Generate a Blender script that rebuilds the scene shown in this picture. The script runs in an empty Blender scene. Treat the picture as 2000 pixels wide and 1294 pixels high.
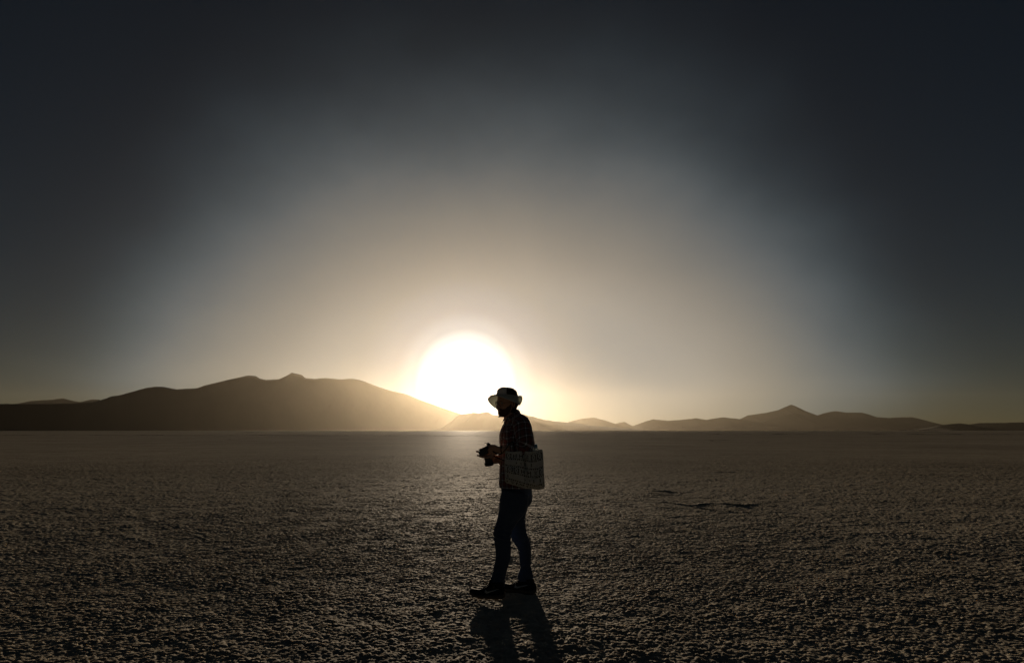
import bpy, bmesh, math, random
import numpy as np
from mathutils import Vector, Matrix, noise as mnoise

random.seed(7)
R = math.radians
scene = bpy.context.scene

# ---------------------------------------------------------------- camera
F_PX = 1333.33                     # 24 mm on a 36 mm wide frame, 2000 px
CAM_H = 1.414
PITCH = math.atan((840 - 647) / F_PX)
cam_d = bpy.data.cameras.new('camera')
cam_d.lens = 24.0
cam_d.sensor_width = 36.0
cam_d.clip_start = 0.05
cam_d.clip_end = 200000.0
cam = bpy.data.objects.new('camera', cam_d)
scene.collection.objects.link(cam)
cam.location = (0, 0, CAM_H)
cam.rotation_euler = (math.pi / 2 + PITCH, 0, 0)
scene.camera = cam

CP, SP = math.cos(PITCH), math.sin(PITCH)


def ray(px, py):
    a, b = (px - 1000.0) / F_PX, (647.0 - py) / F_PX
    return Vector((a, CP - b * SP, SP + b * CP))


def P(px, py, Y):
    """world point seen at photo pixel px,py standing Y metres in front"""
    d = ray(px, py)
    return Vector((0, 0, CAM_H)) + d * (Y / d.y)


def ground_at(px, py):
    d = ray(px, py)
    return Vector((0, 0, CAM_H)) + d * (CAM_H / -d.z)


SUN = ray(910, 742).normalized()
SUN_EL = math.asin(SUN.z)
SUN_AZ = math.atan2(SUN.x, SUN.y)          # clockwise from +Y

# ---------------------------------------------------------------- world
world = bpy.data.worlds.new('World')
scene.world = world
world.use_nodes = True
nt = world.node_tree
nt.nodes.clear()


class NT:
    """small helper to write node graphs as expressions"""

    def __init__(self, tree):
        self.t = tree

    def n(self, typ, **kw):
        nd = self.t.nodes.new(typ)
        for k, v in kw.items():
            setattr(nd, k, v)
        return nd

    def link(self, a, b):
        self.t.links.new(a, b)

    def put(self, sock, v):
        if isinstance(v, bpy.types.NodeSocket):
            self.link(v, sock)
        else:
            sock.default_value = v

    def m(self, op, a, b=0.0, c=0.0, clamp=False):
        nd = self.n('ShaderNodeMath', operation=op, use_clamp=clamp)
        for i, v in enumerate((a, b, c)):
            self.put(nd.inputs[i], v)
        return nd.outputs[0]

    def dot(self, a, v):
        nd = self.n('ShaderNodeVectorMath', operation='DOT_PRODUCT')
        self.put(nd.inputs[0], a)
        self.put(nd.inputs[1], v)
        return nd.outputs['Value']

    def ramp(self, fac, stops, interp='LINEAR'):
        nd = self.n('ShaderNodeValToRGB')
        nd.color_ramp.interpolation = interp
        el = nd.color_ramp.elements
        while len(el) < len(stops):
            el.new(0.5)
        for e, (p, c) in zip(el, stops):
            e.position = p
            e.color = (*c, 1) if len(c) == 3 else c
        self.put(nd.inputs[0], fac)
        return nd.outputs[0]

    def mix(self, fac, a, b, blend='MIX'):
        nd = self.n('ShaderNodeMix', data_type='RGBA', blend_type=blend)
        self.put(nd.inputs[0], fac)
        for s, v in ((nd.inputs[6], a), (nd.inputs[7], b)):
            if isinstance(v, (tuple, list)) and len(v) == 3:
                v = (*v, 1)
            self.put(s, v)
        return nd.outputs[2]

    def noise(self, vec, scale, detail=3, rough=0.5):
        nd = self.n('ShaderNodeTexNoise')
        if vec is not None:
            self.put(nd.inputs['Vector'], vec)
        nd.inputs['Scale'].default_value = scale
        nd.inputs['Detail'].default_value = detail
        nd.inputs['Roughness'].default_value = rough
        return nd.outputs[0]


def lin(c):
    return tuple((x / 255 / 12.92) if x <= 10 else ((x / 255 + 0.055) / 1.055) ** 2.4 for x in c)


W = NT(nt)
tc = W.n('ShaderNodeTexCoord')
dirn = tc.outputs['Generated']
sx = Vector((SUN.y, -SUN.x, 0)).normalized()
sz = sx.cross(SUN).normalized()
if sz.z < 0:
    sz = -sz
fwd = W.dot(dirn, tuple(SUN))
right = W.dot(dirn, tuple(sx))
upv = W.dot(dirn, tuple(sz))
az = W.m('ABSOLUTE', W.m('SUBTRACT', W.m('ARCTAN2', right, fwd), 0.051))
el = W.m('ARCTAN2', upv, W.m('SQRT', W.m('ADD', W.m('MULTIPLY', right, right), W.m('MULTIPLY', fwd, fwd))))
el = W.m('MAXIMUM', el, W.m('MULTIPLY', el, -2.0))     # thicker air dims the sky towards the horizon
theta = W.m('ARCCOSINE', W.m('MINIMUM', fwd, 0.9999999))
# dust light spreads wider along the horizon than upwards
az5 = W.m('POWER', W.m('DIVIDE', az, 0.61), 2.9)
kaz = W.m('ADD', 0.44, W.m('MULTIPLY', W.m('DIVIDE', W.m('ABSOLUTE', el), 0.57, clamp=True), 0.44))
aze = W.m('MULTIPLY', W.m('MULTIPLY', az, kaz), W.m('ADD', 1.0, W.m('MULTIPLY', W.m('MINIMUM', az5, 3.0), 0.98)))
deff = W.m('SQRT', W.m('ADD', W.m('MULTIPLY', aze, aze), W.m('MULTIPLY', el, el)))
mp = W.n('ShaderNodeMapping')
mp.inputs['Scale'].default_value = (2.0, 2.0, 3.2)
W.link(dirn, mp.inputs['Vector'])
nz = W.m('ADD', W.m('MULTIPLY', W.noise(mp.outputs[0], 2.6, 4, 0.5), 0.7), W.m('MULTIPLY', W.noise(dirn, 6.0, 5, 0.55), 0.3))
deff = W.m('MULTIPLY', deff, W.m('ADD', 0.83, W.m('MULTIPLY', nz, 0.34)))
MAXD = R(60)
t = W.m('DIVIDE', deff, MAXD, clamp=True)
sky_stops = [(0.0, (100, 112, 122)), (3.0, (104, 114, 122)), (5.0, (126, 128, 128)), (7.5, (151, 144, 134)), (10.5, (134, 126, 114)),
             (14, (114, 111, 104)), (18, (82, 87, 89)), (22, (51, 58, 61)), (26, (26, 32, 35)), (30, (10, 13, 15)),
             (34, (2, 2, 2)), (39, (0, 0, 0)), (60, (0, 0, 0))]
glow = W.ramp(t, [(a / 60.0, lin(c)) for a, c in sky_stops], 'B_SPLINE')
# blown-out sun with its soft edge
core = W.ramp(W.m('DIVIDE', theta, R(9.0), clamp=True),
              [(0.0, (1, 1, 1)), (0.31, (0.75, 0.77, 0.80)), (0.40, (0.34, 0.38, 0.44)), (0.49, (0.09, 0.12, 0.18)), (0.68, (0.01, 0.02, 0.05)), (1.0, (0, 0, 0))], 'EASE')
sky = W.n('ShaderNodeTexSky', sky_type='NISHITA')
sky.sun_disc = False
sky.sun_elevation = SUN_EL
sky.sun_rotation = SUN_AZ
sky.altitude = 3650
sky.air_density = 1.0
sky.dust_density = 1.5
SKY_STRENGTH = 0.05
SKY_FILL = 0.13
bg1 = W.n('ShaderNodeBackground')
W.link(sky.outputs[0], bg1.inputs[0])
bg1.inputs[1].default_value = SKY_STRENGTH * SKY_FILL
bg2 = W.n('ShaderNodeBackground')
W.link(W.mix(1.0, glow, core, 'ADD'), bg2.inputs[0])
bg2.inputs[1].default_value = 0.93
addw = W.n('ShaderNodeAddShader')
W.link(bg1.outputs[0], addw.inputs[0])
W.link(bg2.outputs[0], addw.inputs[1])
outw = W.n('ShaderNodeOutputWorld')
W.link(addw.outputs[0], outw.inputs['Surface'])

# ---------------------------------------------------------------- sun
sun_d = bpy.data.lights.new('sun', 'SUN')
sun_d.energy = 3.8
sun_d.angle = R(0.6)
sun_d.color = (1.0, 0.80, 0.58)
sun = bpy.data.objects.new('sun', sun_d)
scene.collection.objects.link(sun)
sun.rotation_euler = SUN.to_track_quat('Z', 'Y').to_euler()
sun.location = (0, 0, 50)

vs = scene.view_settings
vs.view_transform = 'Standard'
vs.look = 'None'
vs.exposure = 0.0
vs.gamma = 1.0
vs.use_curve_mapping = False
scene.cycles.use_denoising = True
scene.cycles.volume_bounces = 0
scene.cycles.max_bounces = 6
scene.cycles.diffuse_bounces = 3
scene.cycles.sample_clamp_indirect = 4.0

COL = scene.collection


# ---------------------------------------------------------------- material helpers
def mat(name):
    m = bpy.data.materials.new(name)
    m.use_nodes = True
    m.node_tree.nodes.clear()
    N = NT(m.node_tree)
    out = N.n('ShaderNodeOutputMaterial')
    return m, N, out


def principled(N, out, color, rough=0.8, spec=0.3, metal=0.0, bump=None, bump_s=0.3, bump_d=0.002, sheen=0.0):
    b = N.n('ShaderNodeBsdfPrincipled')
    if isinstance(color, tuple) and len(color) == 3:
        color = (*color, 1)
    N.put(b.inputs['Base Color'], color)
    N.put(b.inputs['Roughness'], rough)
    N.put(b.inputs['Specular IOR Level'], spec)
    N.put(b.inputs['Metallic'], metal)
    if sheen:
        b.inputs['Sheen Weight'].default_value = sheen
        b.inputs['Sheen Roughness'].default_value = 0.4
    if bump is not None:
        bn = N.n('ShaderNodeBump')
        bn.inputs['Strength'].default_value = bump_s
        bn.inputs['Distance'].default_value = bump_d
        N.put(bn.inputs['Height'], bump)
        N.link(bn.outputs[0], b.inputs['Normal'])
    N.link(b.outputs[0], out.inputs['Surface'])
    return b


def simple(name, color, rough=0.7, spec=0.3, metal=0.0, var=0.25, scale=40.0, bump=0.2, bump_d=0.001, sheen=0.0):
    m, N, out = mat(name)
    tcn = N.n('ShaderNodeTexCoord')
    nz = N.noise(tcn.outputs['Object'], scale, 4, 0.6)
    col = N.mix(nz, tuple(c * (1 - var) for c in color), tuple(min(1, c * (1 + var)) for c in color))
    principled(N, out, col, rough, spec, metal, nz, bump, bump_d, sheen)
    return m


# ---------------------------------------------------------------- mesh helpers
BASE = Vector((0, 0, 0))


def set_base(v):
    global BASE
    BASE = Vector(v)


def obj(name, verts, faces, material, parent=None, uvs=None, smooth=True, recalc=True, mats=None, midx=None):
    me = bpy.data.meshes.new(name)
    me.from_pydata([tuple(Vector(v) - BASE) for v in verts], [], [tuple(f) for f in faces])
    if uvs is not None:
        ul = me.uv_layers.new(name='UVMap')
        for lp in me.loops:
            ul.data[lp.index].uv = uvs[lp.vertex_index]
    if recalc:
        bm = bmesh.new()
        bm.from_mesh(me)
        bmesh.ops.recalc_face_normals(bm, faces=bm.faces)
        bm.to_mesh(me)
        bm.free()
    for mm in (mats or [material]):
        me.materials.append(mm)
    if midx is not None:
        me.polygons.foreach_set('material_index', midx)
    if smooth:
        me.polygons.foreach_set('use_smooth', [True] * len(me.polygons))
    me.update()
    o = bpy.data.objects.new(name, me)
    COL.objects.link(o)
    if parent is not None:
        o.parent = parent
    else:
        o.location = BASE
    return o


def thing(name, label, cat, loc):
    o = bpy.data.objects.new(name, None)
    COL.objects.link(o)
    o.location = loc
    o['label'] = label
    o['category'] = cat
    o.empty_display_size = 0.1
    return o


def catmull(pts, n):
    pts = np.array(pts, float)
    K = len(pts)
    if K == 2:
        s = np.linspace(0, 1, n + 1)[:, None]
        return pts[0] * (1 - s) + pts[1] * s
    out = []
    for i in range(K - 1):
        p0 = pts[max(i - 1, 0)] if i > 0 else 2 * pts[0] - pts[1]
        p1, p2 = pts[i], pts[i + 1]
        p3 = pts[i + 2] if i + 2 < K else 2 * pts[-1] - pts[-2]
        for k in range(n):
            s = k / n
            out.append(0.5 * ((2 * p1) + (-p0 + p2) * s + (2 * p0 - 5 * p1 + 4 * p2 - p3) * s * s + (-p0 + 3 * p1 - 3 * p2 + p3) * s ** 3))
    out.append(pts[-1])
    return np.array(out)


def tube(st, seg=24, n=6, ref=(0, 0, 1), frame=None, power=2.0, caps=True, warp=None):
    """st: list of (point, ra, rb). ra lies along ref (made square to the path), rb along the other axis."""
    arr = catmull([[*p, a, b] for p, a, b in st], n)
    pts = [Vector(r[:3]) for r in arr]
    verts, uvs, faces = [], [], []
    L = 0.0
    for i, p in enumerate(pts):
        if i:
            L += (p - pts[i - 1]).length
        if frame:
            u, v = Vector(frame[0]), Vector(frame[1])
        else:
            tg = (pts[min(i + 1, len(pts) - 1)] - pts[max(i - 1, 0)]).normalized()
            rf = Vector(ref)
            u = (rf - tg * rf.dot(tg)).normalized()
            v = tg.cross(u)
        a, b = max(arr[i][3], 1e-4), max(arr[i][4], 1e-4)
        per = math.pi * (a + b)
        for k in range(seg):
            ph = 2 * math.pi * k / seg
            c, s = math.cos(ph), math.sin(ph)
            cc = math.copysign(abs(c) ** (2 / power), c) * a
            ss = math.copysign(abs(s) ** (2 / power), s) * b
            off = u * cc + v * ss
            q = p + off
            if warp:
                q = q + off.normalized() * warp(q, ph, i / (len(pts) - 1))
            verts.append(q)
            uvs.append((k / seg * per, L))
    for i in range(len(pts) - 1):
        for k in range(seg):
            k2 = (k + 1) % seg
            faces.append((i * seg + k, i * seg + k2, (i + 1) * seg + k2, (i + 1) * seg + k))
    if caps:
        verts.append(pts[0]); uvs.append((0, 0)); c0 = len(verts) - 1
        verts.append(pts[-1]); uvs.append((0, L)); c1 = len(verts) - 1
        e = (len(pts) - 1) * seg
        for k in range(seg):
            k2 = (k + 1) % seg
            faces.append((c0, k2, k))
            faces.append((c1, e + k, e + k2))
    return verts, faces, uvs


def join(*parts):
    V, Fc, U = [], [], []
    for p in parts:
        b = len(V)
        V += list(p[0])
        Fc += [tuple(i + b for i in f) for f in p[1]]
        U += list(p[2]) if len(p) > 2 else [(0, 0)] * len(p[0])
    return V, Fc, U


def ellipsoid(c, ax, seg=20, rings=12):
    V, Fc = [], []
    a, b, d = [Vector(x) for x in ax]
    for i in range(rings + 1):
        th = math.pi * i / rings
        for k in range(seg):
            ph = 2 * math.pi * k / seg
            V.append(Vector(c) + a * math.sin(th) * math.cos(ph) + b * math.sin(th) * math.sin(ph) + d * math.cos(th))
    for i in range(rings):
        for k in range(seg):
            k2 = (k + 1) % seg
            Fc.append((i * seg + k, i * seg + k2, (i + 1) * seg + k2, (i + 1) * seg + k))
    return V, Fc, [(0, 0)] * len(V)


def box(c, ax, bev=0.25):
    """bevelled block: ax are the three half-axes; corners cut by bev of the smallest half-axis"""
    c = Vector(c)
    a, b, d = [Vector(x) for x in ax]
    m = min(a.length, b.length, d.length) * bev
    bm = bmesh.new()
    bmesh.ops.create_cube(bm, size=2.0)
    for v in bm.verts:
        x, y, z = v.co
        v.co = Vector((x * a.length, y * b.length, z * d.length))
    bmesh.ops.bevel(bm, geom=list(bm.edges), offset=m, segments=2, affect='EDGES')
    an, bn_, dn = a.normalized(), b.normalized(), d.normalized()
    bm.verts.index_update()
    V = [c + an * v.co.x + bn_ * v.co.y + dn * v.co.z for v in bm.verts]
    Fc = [tuple(v.index for v in f.verts) for f in bm.faces]
    bm.free()
    return V, Fc, [(0, 0)] * len(V)


def remesh(name, V, Fc, material, parent, voxel=0.006, smooth=2, fac=0.4):
    tmp = bpy.data.meshes.new('tmp')
    tmp.from_pydata([tuple(Vector(v) - BASE) for v in V], [], [tuple(f) for f in Fc])
    bm = bmesh.new()
    bm.from_mesh(tmp)
    bmesh.ops.remove_doubles(bm, verts=bm.verts, dist=1e-5)
    bmesh.ops.recalc_face_normals(bm, faces=bm.faces)
    bm.to_mesh(tmp)
    bm.free()
    o = bpy.data.objects.new(name, tmp)
    COL.objects.link(o)
    md = o.modifiers.new('r', 'REMESH')
    md.mode = 'VOXEL'
    md.voxel_size = voxel
    ms = o.modifiers.new('s', 'SMOOTH')
    ms.factor = fac
    ms.iterations = smooth
    dg = bpy.context.evaluated_depsgraph_get()
    me = bpy.data.meshes.new_from_object(o.evaluated_get(dg))
    o.modifiers.clear()
    o.data = me
    bpy.data.meshes.remove(tmp)
    me.name = name
    me.materials.clear()
    me.materials.append(material)
    me.polygons.foreach_set('use_smooth', [True] * len(me.polygons))
    o.parent = parent
    return o


# ================================================================ SETTING
# ---------------------------------------------------------------- salt flat
rng = np.random.default_rng(3)
TAB = rng.random((4, 256, 256))


def worley_domes(x, y, cell, k, rmin=0.45, rmax=0.95):
    """height of overlapping rounded lumps, one or so per cell"""
    gx, gy = np.floor(x / cell).astype(int), np.floor(y / cell).astype(int)
    h = np.zeros_like(x)
    for dx in (-1, 0, 1):
        for dy in (-1, 0, 1):
            cx, cy = gx + dx, gy + dy
            ix, iy = (cx + 37 * k) % 256, (cy + 91 * k) % 256
            jx, jy, rr, hh = TAB[0][ix, iy], TAB[1][ix, iy], TAB[2][ix, iy], TAB[3][ix, iy]
            px, py = (cx + jx) * cell, (cy + jy) * cell
            rad = cell * (rmin + (rmax - rmin) * rr)
            d2 = ((x - px) ** 2 + (y - py) ** 2) / rad ** 2
            h = np.maximum(h, np.sqrt(np.clip(1 - d2, 0, None)) * (0.45 + 0.55 * hh))
    return h * cell


def vnoise(x, y, cell, k):
    gx, gy = np.floor(x / cell).astype(int), np.floor(y / cell).astype(int)
    fx, fy = x / cell - gx, y / cell - gy
    fx, fy = fx * fx * (3 - 2 * fx), fy * fy * (3 - 2 * fy)
    T = TAB[k % 4]

    def g(a, b):
        return T[(a + 17 * k) % 256, (b + 53 * k) % 256]
    return (g(gx, gy) * (1 - fx) * (1 - fy) + g(gx + 1, gy) * fx * (1 - fy) + g(gx, gy + 1) * (1 - fx) * fy + g(gx + 1, gy + 1) * fx * fy) - 0.5


def crust(x, y):
    w1 = vnoise(x, y, 0.06, 1) * 0.035
    w2 = vnoise(x, y, 0.07, 2) * 0.035
    big = np.clip(0.62 + vnoise(x, y, 0.42, 3) * 0.5 + vnoise(x, y, 0.15, 1) * 0.7, 0.2, 1.1)
    h = worley_domes(x + w1, y + w2, 0.050, 1, 0.4, 0.85) * 0.31 * big
    h += worley_domes(x + w2, y - w1, 0.026, 2, 0.4, 0.85) * 0.40 * (0.4 + 0.6 * big)
    h += worley_domes(x, y, 0.019, 3, 0.4, 0.8) * 0.22
    h += vnoise(x, y, 1.9, 1) * 0.010 + vnoise(x, y, 0.7, 2) * 0.006
    return h - 0.020


def ridge_line(x, y, pts, hgt, width_near, width_far, k):
    """a heaved slab edge: steep towards the camera, gentle away from the camera"""
    xs = np.array([p[0] for p in pts]); ys = np.array([p[1] for p in pts]); hs = np.array([p[2] for p in pts])
    yc = np.interp(x, xs, ys) + vnoise(x, x * 0 + 3.3 * k, 0.22, k) * 0.22 + vnoise(x, x * 0 + 1.3 * k, 0.07, k + 1) * 0.07
    hh = np.interp(x, xs, hs, left=0, right=0) * (0.6 + 0.9 * (vnoise(x, x * 0 + 7.7, 0.16, k) + 0.5))
    d = y - yc
    prof = np.where(d < 0, np.clip(1 + d / width_near, 0, 1), np.clip(1 - d / width_far, 0, 1) ** 1.5)
    return hgt * hh * prof


th_d = np.arange(R(-42), R(42), 0.00150)
th_c = np.arange(R(42) + 0.02, R(318), 0.06)
th = np.concatenate([th_d, th_c])
rs = [0.02, 0.4, 1.0, 1.8, 2.4, 2.8, 3.0]
r = 3.0
while r < 45:
    st_ = 0.0115 if r < 7.5 else 0.0115 * (r / 7.5) ** 1.75
    if r < 3.9:
        st_ = 0.02
    r += st_
    rs.append(r)
while r < 90000:
    r *= 1.07 if r < 2500 else 1.35
    rs.append(r)
rs = np.array(rs)
RR, TT = np.meshgrid(rs, th, indexing='ij')
GX, GY = RR * np.sin(TT), RR * np.cos(TT)
inside = (RR < 45) & (RR > 2.9) & (np.abs(TT) < R(43))
GZ = np.zeros_like(GX)
xi, yi = GX[inside], GY[inside]
fade = np.clip((45 - RR[inside]) / 12, 0, 1) * np.clip((RR[inside] - 2.9) / 0.4, 0, 1)
hz = crust(xi, yi)
g = [ground_at(a, b) for a, b in ((1262, 978), (1300, 980), (1345, 986), (1392, 981), (1440, 986), (1500, 984))]
hz += ridge_line(xi, yi, [(p.x, p.y, h) for p, h in zip(g, (0, .45, 1.0, .25, .9, 0))], 0.030, 0.04, 0.35, 1)
g = [ground_at(a, b) for a, b in ((1335, 983), (1360, 990), (1385, 994), (1400, 995))]
hz += ridge_line(xi, yi, [(p.x, p.y, h) for p, h in zip(g, (0, .8, .5, 0))], 0.028, 0.04, 0.2, 2)
g = [ground_at(a, b) for a, b in ((1255, 957), (1275, 957), (1300, 959), (1325, 960))]
hz += ridge_line(xi, yi, [(p.x, p.y, h) for p, h in zip(g, (0, .5, .9, 0))], 0.034, 0.04, 0.35, 3)
g = [ground_at(a, b) for a, b in ((940, 936), (955, 935), (975, 933), (990, 933))]
hz += ridge_line(xi, yi, [(p.x, p.y, h) for p, h in zip(g, (0, .6, .6, 0))], 0.03, 0.06, 0.3, 1)
for n_, (x0, x1, yy, hh) in enumerate(((880, 990, 887, .045), (1080, 1130, 900, .02), (700, 900, 890, .03), (560, 640, 893, .03), (1380, 1440, 920, .025), (150, 420, 893, .04))):
    g = [ground_at(x0 + (x1 - x0) * q / 4, yy + (1.2 if q % 2 else 0)) for q in range(5)]
    hz += ridge_line(xi, yi, [(p.x, p.y, h) for p, h in zip(g, (0, .8, .6, .9, 0))], hh, 0.12, 1.2, n_)
# trodden flat under the shoes
for fx, fy in ((-0.21, 6.10), (0.08, 6.32)):
    dd = np.sqrt(((xi - fx) / 0.17) ** 2 + ((yi - fy) / 0.06) ** 2)
    hz = np.where(dd < 1.3, np.minimum(hz, np.clip((dd - 0.9) * 0.08, 0.002, 1)), hz)
GZ[inside] = hz * fade
nr, nc = GX.shape
co = np.empty((nr * nc, 3), np.float32)
co[:, 0], co[:, 1], co[:, 2] = GX.ravel(), GY.ravel(), GZ.ravel()
ii, jj = np.meshgrid(np.arange(nr - 1), np.arange(nc), indexing='ij')
j2 = (jj + 1) % nc
quads = np.stack([ii * nc + jj, ii * nc + j2, (ii + 1) * nc + j2, (ii + 1) * nc + jj], -1).reshape(-1, 4).astype(np.int32)
quads = quads[:, ::-1]
me = bpy.data.meshes.new('salt_flat')
me.vertices.add(len(co))
me.vertices.foreach_set('co', co.ravel())
me.loops.add(quads.size)
me.loops.foreach_set('vertex_index', quads.ravel())
me.polygons.add(len(quads))
me.polygons.foreach_set('loop_start', np.arange(0, quads.size, 4, dtype=np.int32))
me.polygons.foreach_set('use_smooth', np.ones(len(quads), bool))
me.update(calc_edges=True)

m_salt, N, out = mat('salt_crust')
tcn = N.n('ShaderNodeTexCoord')
op = tcn.outputs['Object']
n1 = N.noise(op, 11.0, 8, 0.78)
n2 = N.noise(op, 1.3, 9, 0.8)
n3 = N.noise(op, 110.0, 4, 0.7)
n4 = N.noise(op, 0.06, 9, 0.82)
colr = N.ramp(N.m('ADD', N.m('MULTIPLY', n4, 0.36), N.m('ADD', N.m('MULTIPLY', n1, 0.34), N.m('MULTIPLY', n2, 0.30))), [(0.39, (0.17, 0.147, 0.113)), (0.5, (0.41, 0.36, 0.28)), (0.61, (0.57, 0.50, 0.39))])
# relief that carries on where the modelled lumps end
geo = N.n('ShaderNodeNewGeometry')
dist = N.n('ShaderNodeVectorMath', operation='LENGTH')
N.link(op, dist.inputs[0])
far = N.m('DIVIDE', N.m('SUBTRACT', dist.outputs['Value'], 9.0), 22.0, clamp=True)
sxyz = N.n('ShaderNodeSeparateXYZ')
N.link(op, sxyz.inputs[0])
beside = N.m('DIVIDE', N.m('SUBTRACT', N.m('ABSOLUTE', sxyz.outputs[0]), N.m('SUBTRACT', N.m('MULTIPLY', sxyz.outputs[1], 0.90), 0.1)), 0.3, clamp=True)
close = N.m('DIVIDE', N.m('SUBTRACT', 3.4, dist.outputs['Value']), 0.4, clamp=True)
vor = N.n('ShaderNodeTexVoronoi', feature='SMOOTH_F1')
N.link(op, vor.inputs['Vector'])
vor.inputs['Scale'].default_value = 7.0
hb = N.m('ADD', N.m('MULTIPLY', N.m('SUBTRACT', 1.0, vor.outputs['Distance']), 0.05), N.m('MULTIPLY', N.noise(op, 3.5, 6, 0.75), 0.12))
vor2 = N.n('ShaderNodeTexVoronoi', feature='SMOOTH_F1')
N.link(op, vor2.inputs['Vector'])
vor2.inputs['Scale'].default_value = 19.0
hc_ = N.m('MULTIPLY', N.m('ADD', N.m('SUBTRACT', 1.0, vor2.outputs['Distance']), N.noise(op, 30, 3, 0.6)), N.m('MULTIPLY', N.m('MAXIMUM', beside, close), 0.065))
hb = N.m('ADD', N.m('ADD', hc_, N.m('MULTIPLY', hb, N.m('MULTIPLY', far, 0.5))), N.m('MULTIPLY', n3, N.m('SUBTRACT', 0.0045, N.m('MULTIPLY', far, 0.004))))
bn = N.n('ShaderNodeBump')
bn.inputs['Strength'].default_value = 0.9
bn.inputs['Distance'].default_value = 1.0
N.link(hb, bn.inputs['Height'])
bs = N.n('ShaderNodeBsdfPrincipled')
N.link(colr, bs.inputs['Base Color'])
bs.inputs['Roughness'].default_value = 0.76
bs.inputs['Specular IOR Level'].default_value = 0.011
N.link(N.m('MULTIPLY', N.m('SUBTRACT', 1.0, far), 0.6), bs.inputs['Subsurface Weight'])
bs.inputs['Subsurface Radius'].default_value = (1.0, 0.8, 0.6)
bs.inputs['Subsurface Scale'].default_value = 0.014
N.link(bn.outputs[0], bs.inputs['Normal'])
bd_ = N.n('ShaderNodeBsdfDiffuse')
N.link(colr, bd_.inputs['Color'])
bd_.inputs['Roughness'].default_value = 0.5
N.link(bn.outputs[0], bd_.inputs['Normal'])
# the unmodelled grain far out shades itself, so less of it glints towards the viewer
mxs = N.n('ShaderNodeMixShader')
N.link(N.m('MULTIPLY', N.m('DIVIDE', N.m('SUBTRACT', dist.outputs['Value'], 7.0), 18.0, clamp=True), 0.55), mxs.inputs[0])
N.link(bs.outputs[0], mxs.inputs[1])
N.link(bd_.outputs[0], mxs.inputs[2])
N.link(mxs.outputs[0], out.inputs['Surface'])
me.materials.append(m_salt)
ground = bpy.data.objects.new('salt_flat', me)
COL.objects.link(ground)
ground['kind'] = 'structure'

# ---------------------------------------------------------------- low salt ridges far out on the flat
def salt_ridge(px0, px1, py, h, seed, gaps=0.45):
    a, b = ground_at(px0, py), ground_at(px1, py)
    n = max(30, int((px1 - px0) / 3))
    V, Fc = [], []
    D = a.y
    for i in range(n + 1):
        s = i / n
        c = a.lerp(b, s)
        c.y += D * 0.05 * mnoise.noise(Vector((s * 7, seed, 0))) + D * 0.012 * mnoise.noise(Vector((s * 40, seed, 3)))
        hh = h * max(0.02, mnoise.noise(Vector((s * n * 0.14, seed * 3.1, 1))) + gaps) * (0.6 + 0.8 * abs(mnoise.noise(Vector((s * n * 0.6, seed, 5)))))
        hh *= min(1, s * 12, (1 - s) * 12)
        for dy, z in ((-1.2, -0.03), (-0.5, 0.55), (-0.1, 0.95), (0.2, 1.0), (1.0, 0.6), (3.2, -0.03)):
            V.append(Vector((c.x, c.y + dy * h, z * hh if z > 0 else -0.03)))
    for i in range(n):
        for k in range(5):
            Fc.append((i * 6 + k, (i + 1) * 6 + k, (i + 1) * 6 + k + 1, i * 6 + k + 1))
    set_base((0, 0, 0))
    o = obj('salt_ridge', V, Fc, m_salt, recalc=False)
    o['kind'] = 'structure'
    return o


salt_ridge(-120, 620, 849.5, 0.20, 1)
salt_ridge(560, 960, 850.5, 0.20, 2)
salt_ridge(1040, 2100, 848.0, 0.26, 3)
salt_ridge(-120, 900, 843.6, 0.36, 4, 0.25)
salt_ridge(1020, 2100, 843.2, 0.36, 5, 0.2)
salt_ridge(200, 760, 858.0, 0.08, 6, 0.15)
salt_ridge(1180, 1560, 860.0, 0.08, 7, 0.15)

# ---------------------------------------------------------------- mountains
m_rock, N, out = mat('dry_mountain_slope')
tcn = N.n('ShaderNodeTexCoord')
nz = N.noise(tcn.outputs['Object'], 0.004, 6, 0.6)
principled(N, out, N.mix(nz, (0.022, 0.017, 0.014), (0.05, 0.038, 0.030)), 0.95, 0.05)


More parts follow.
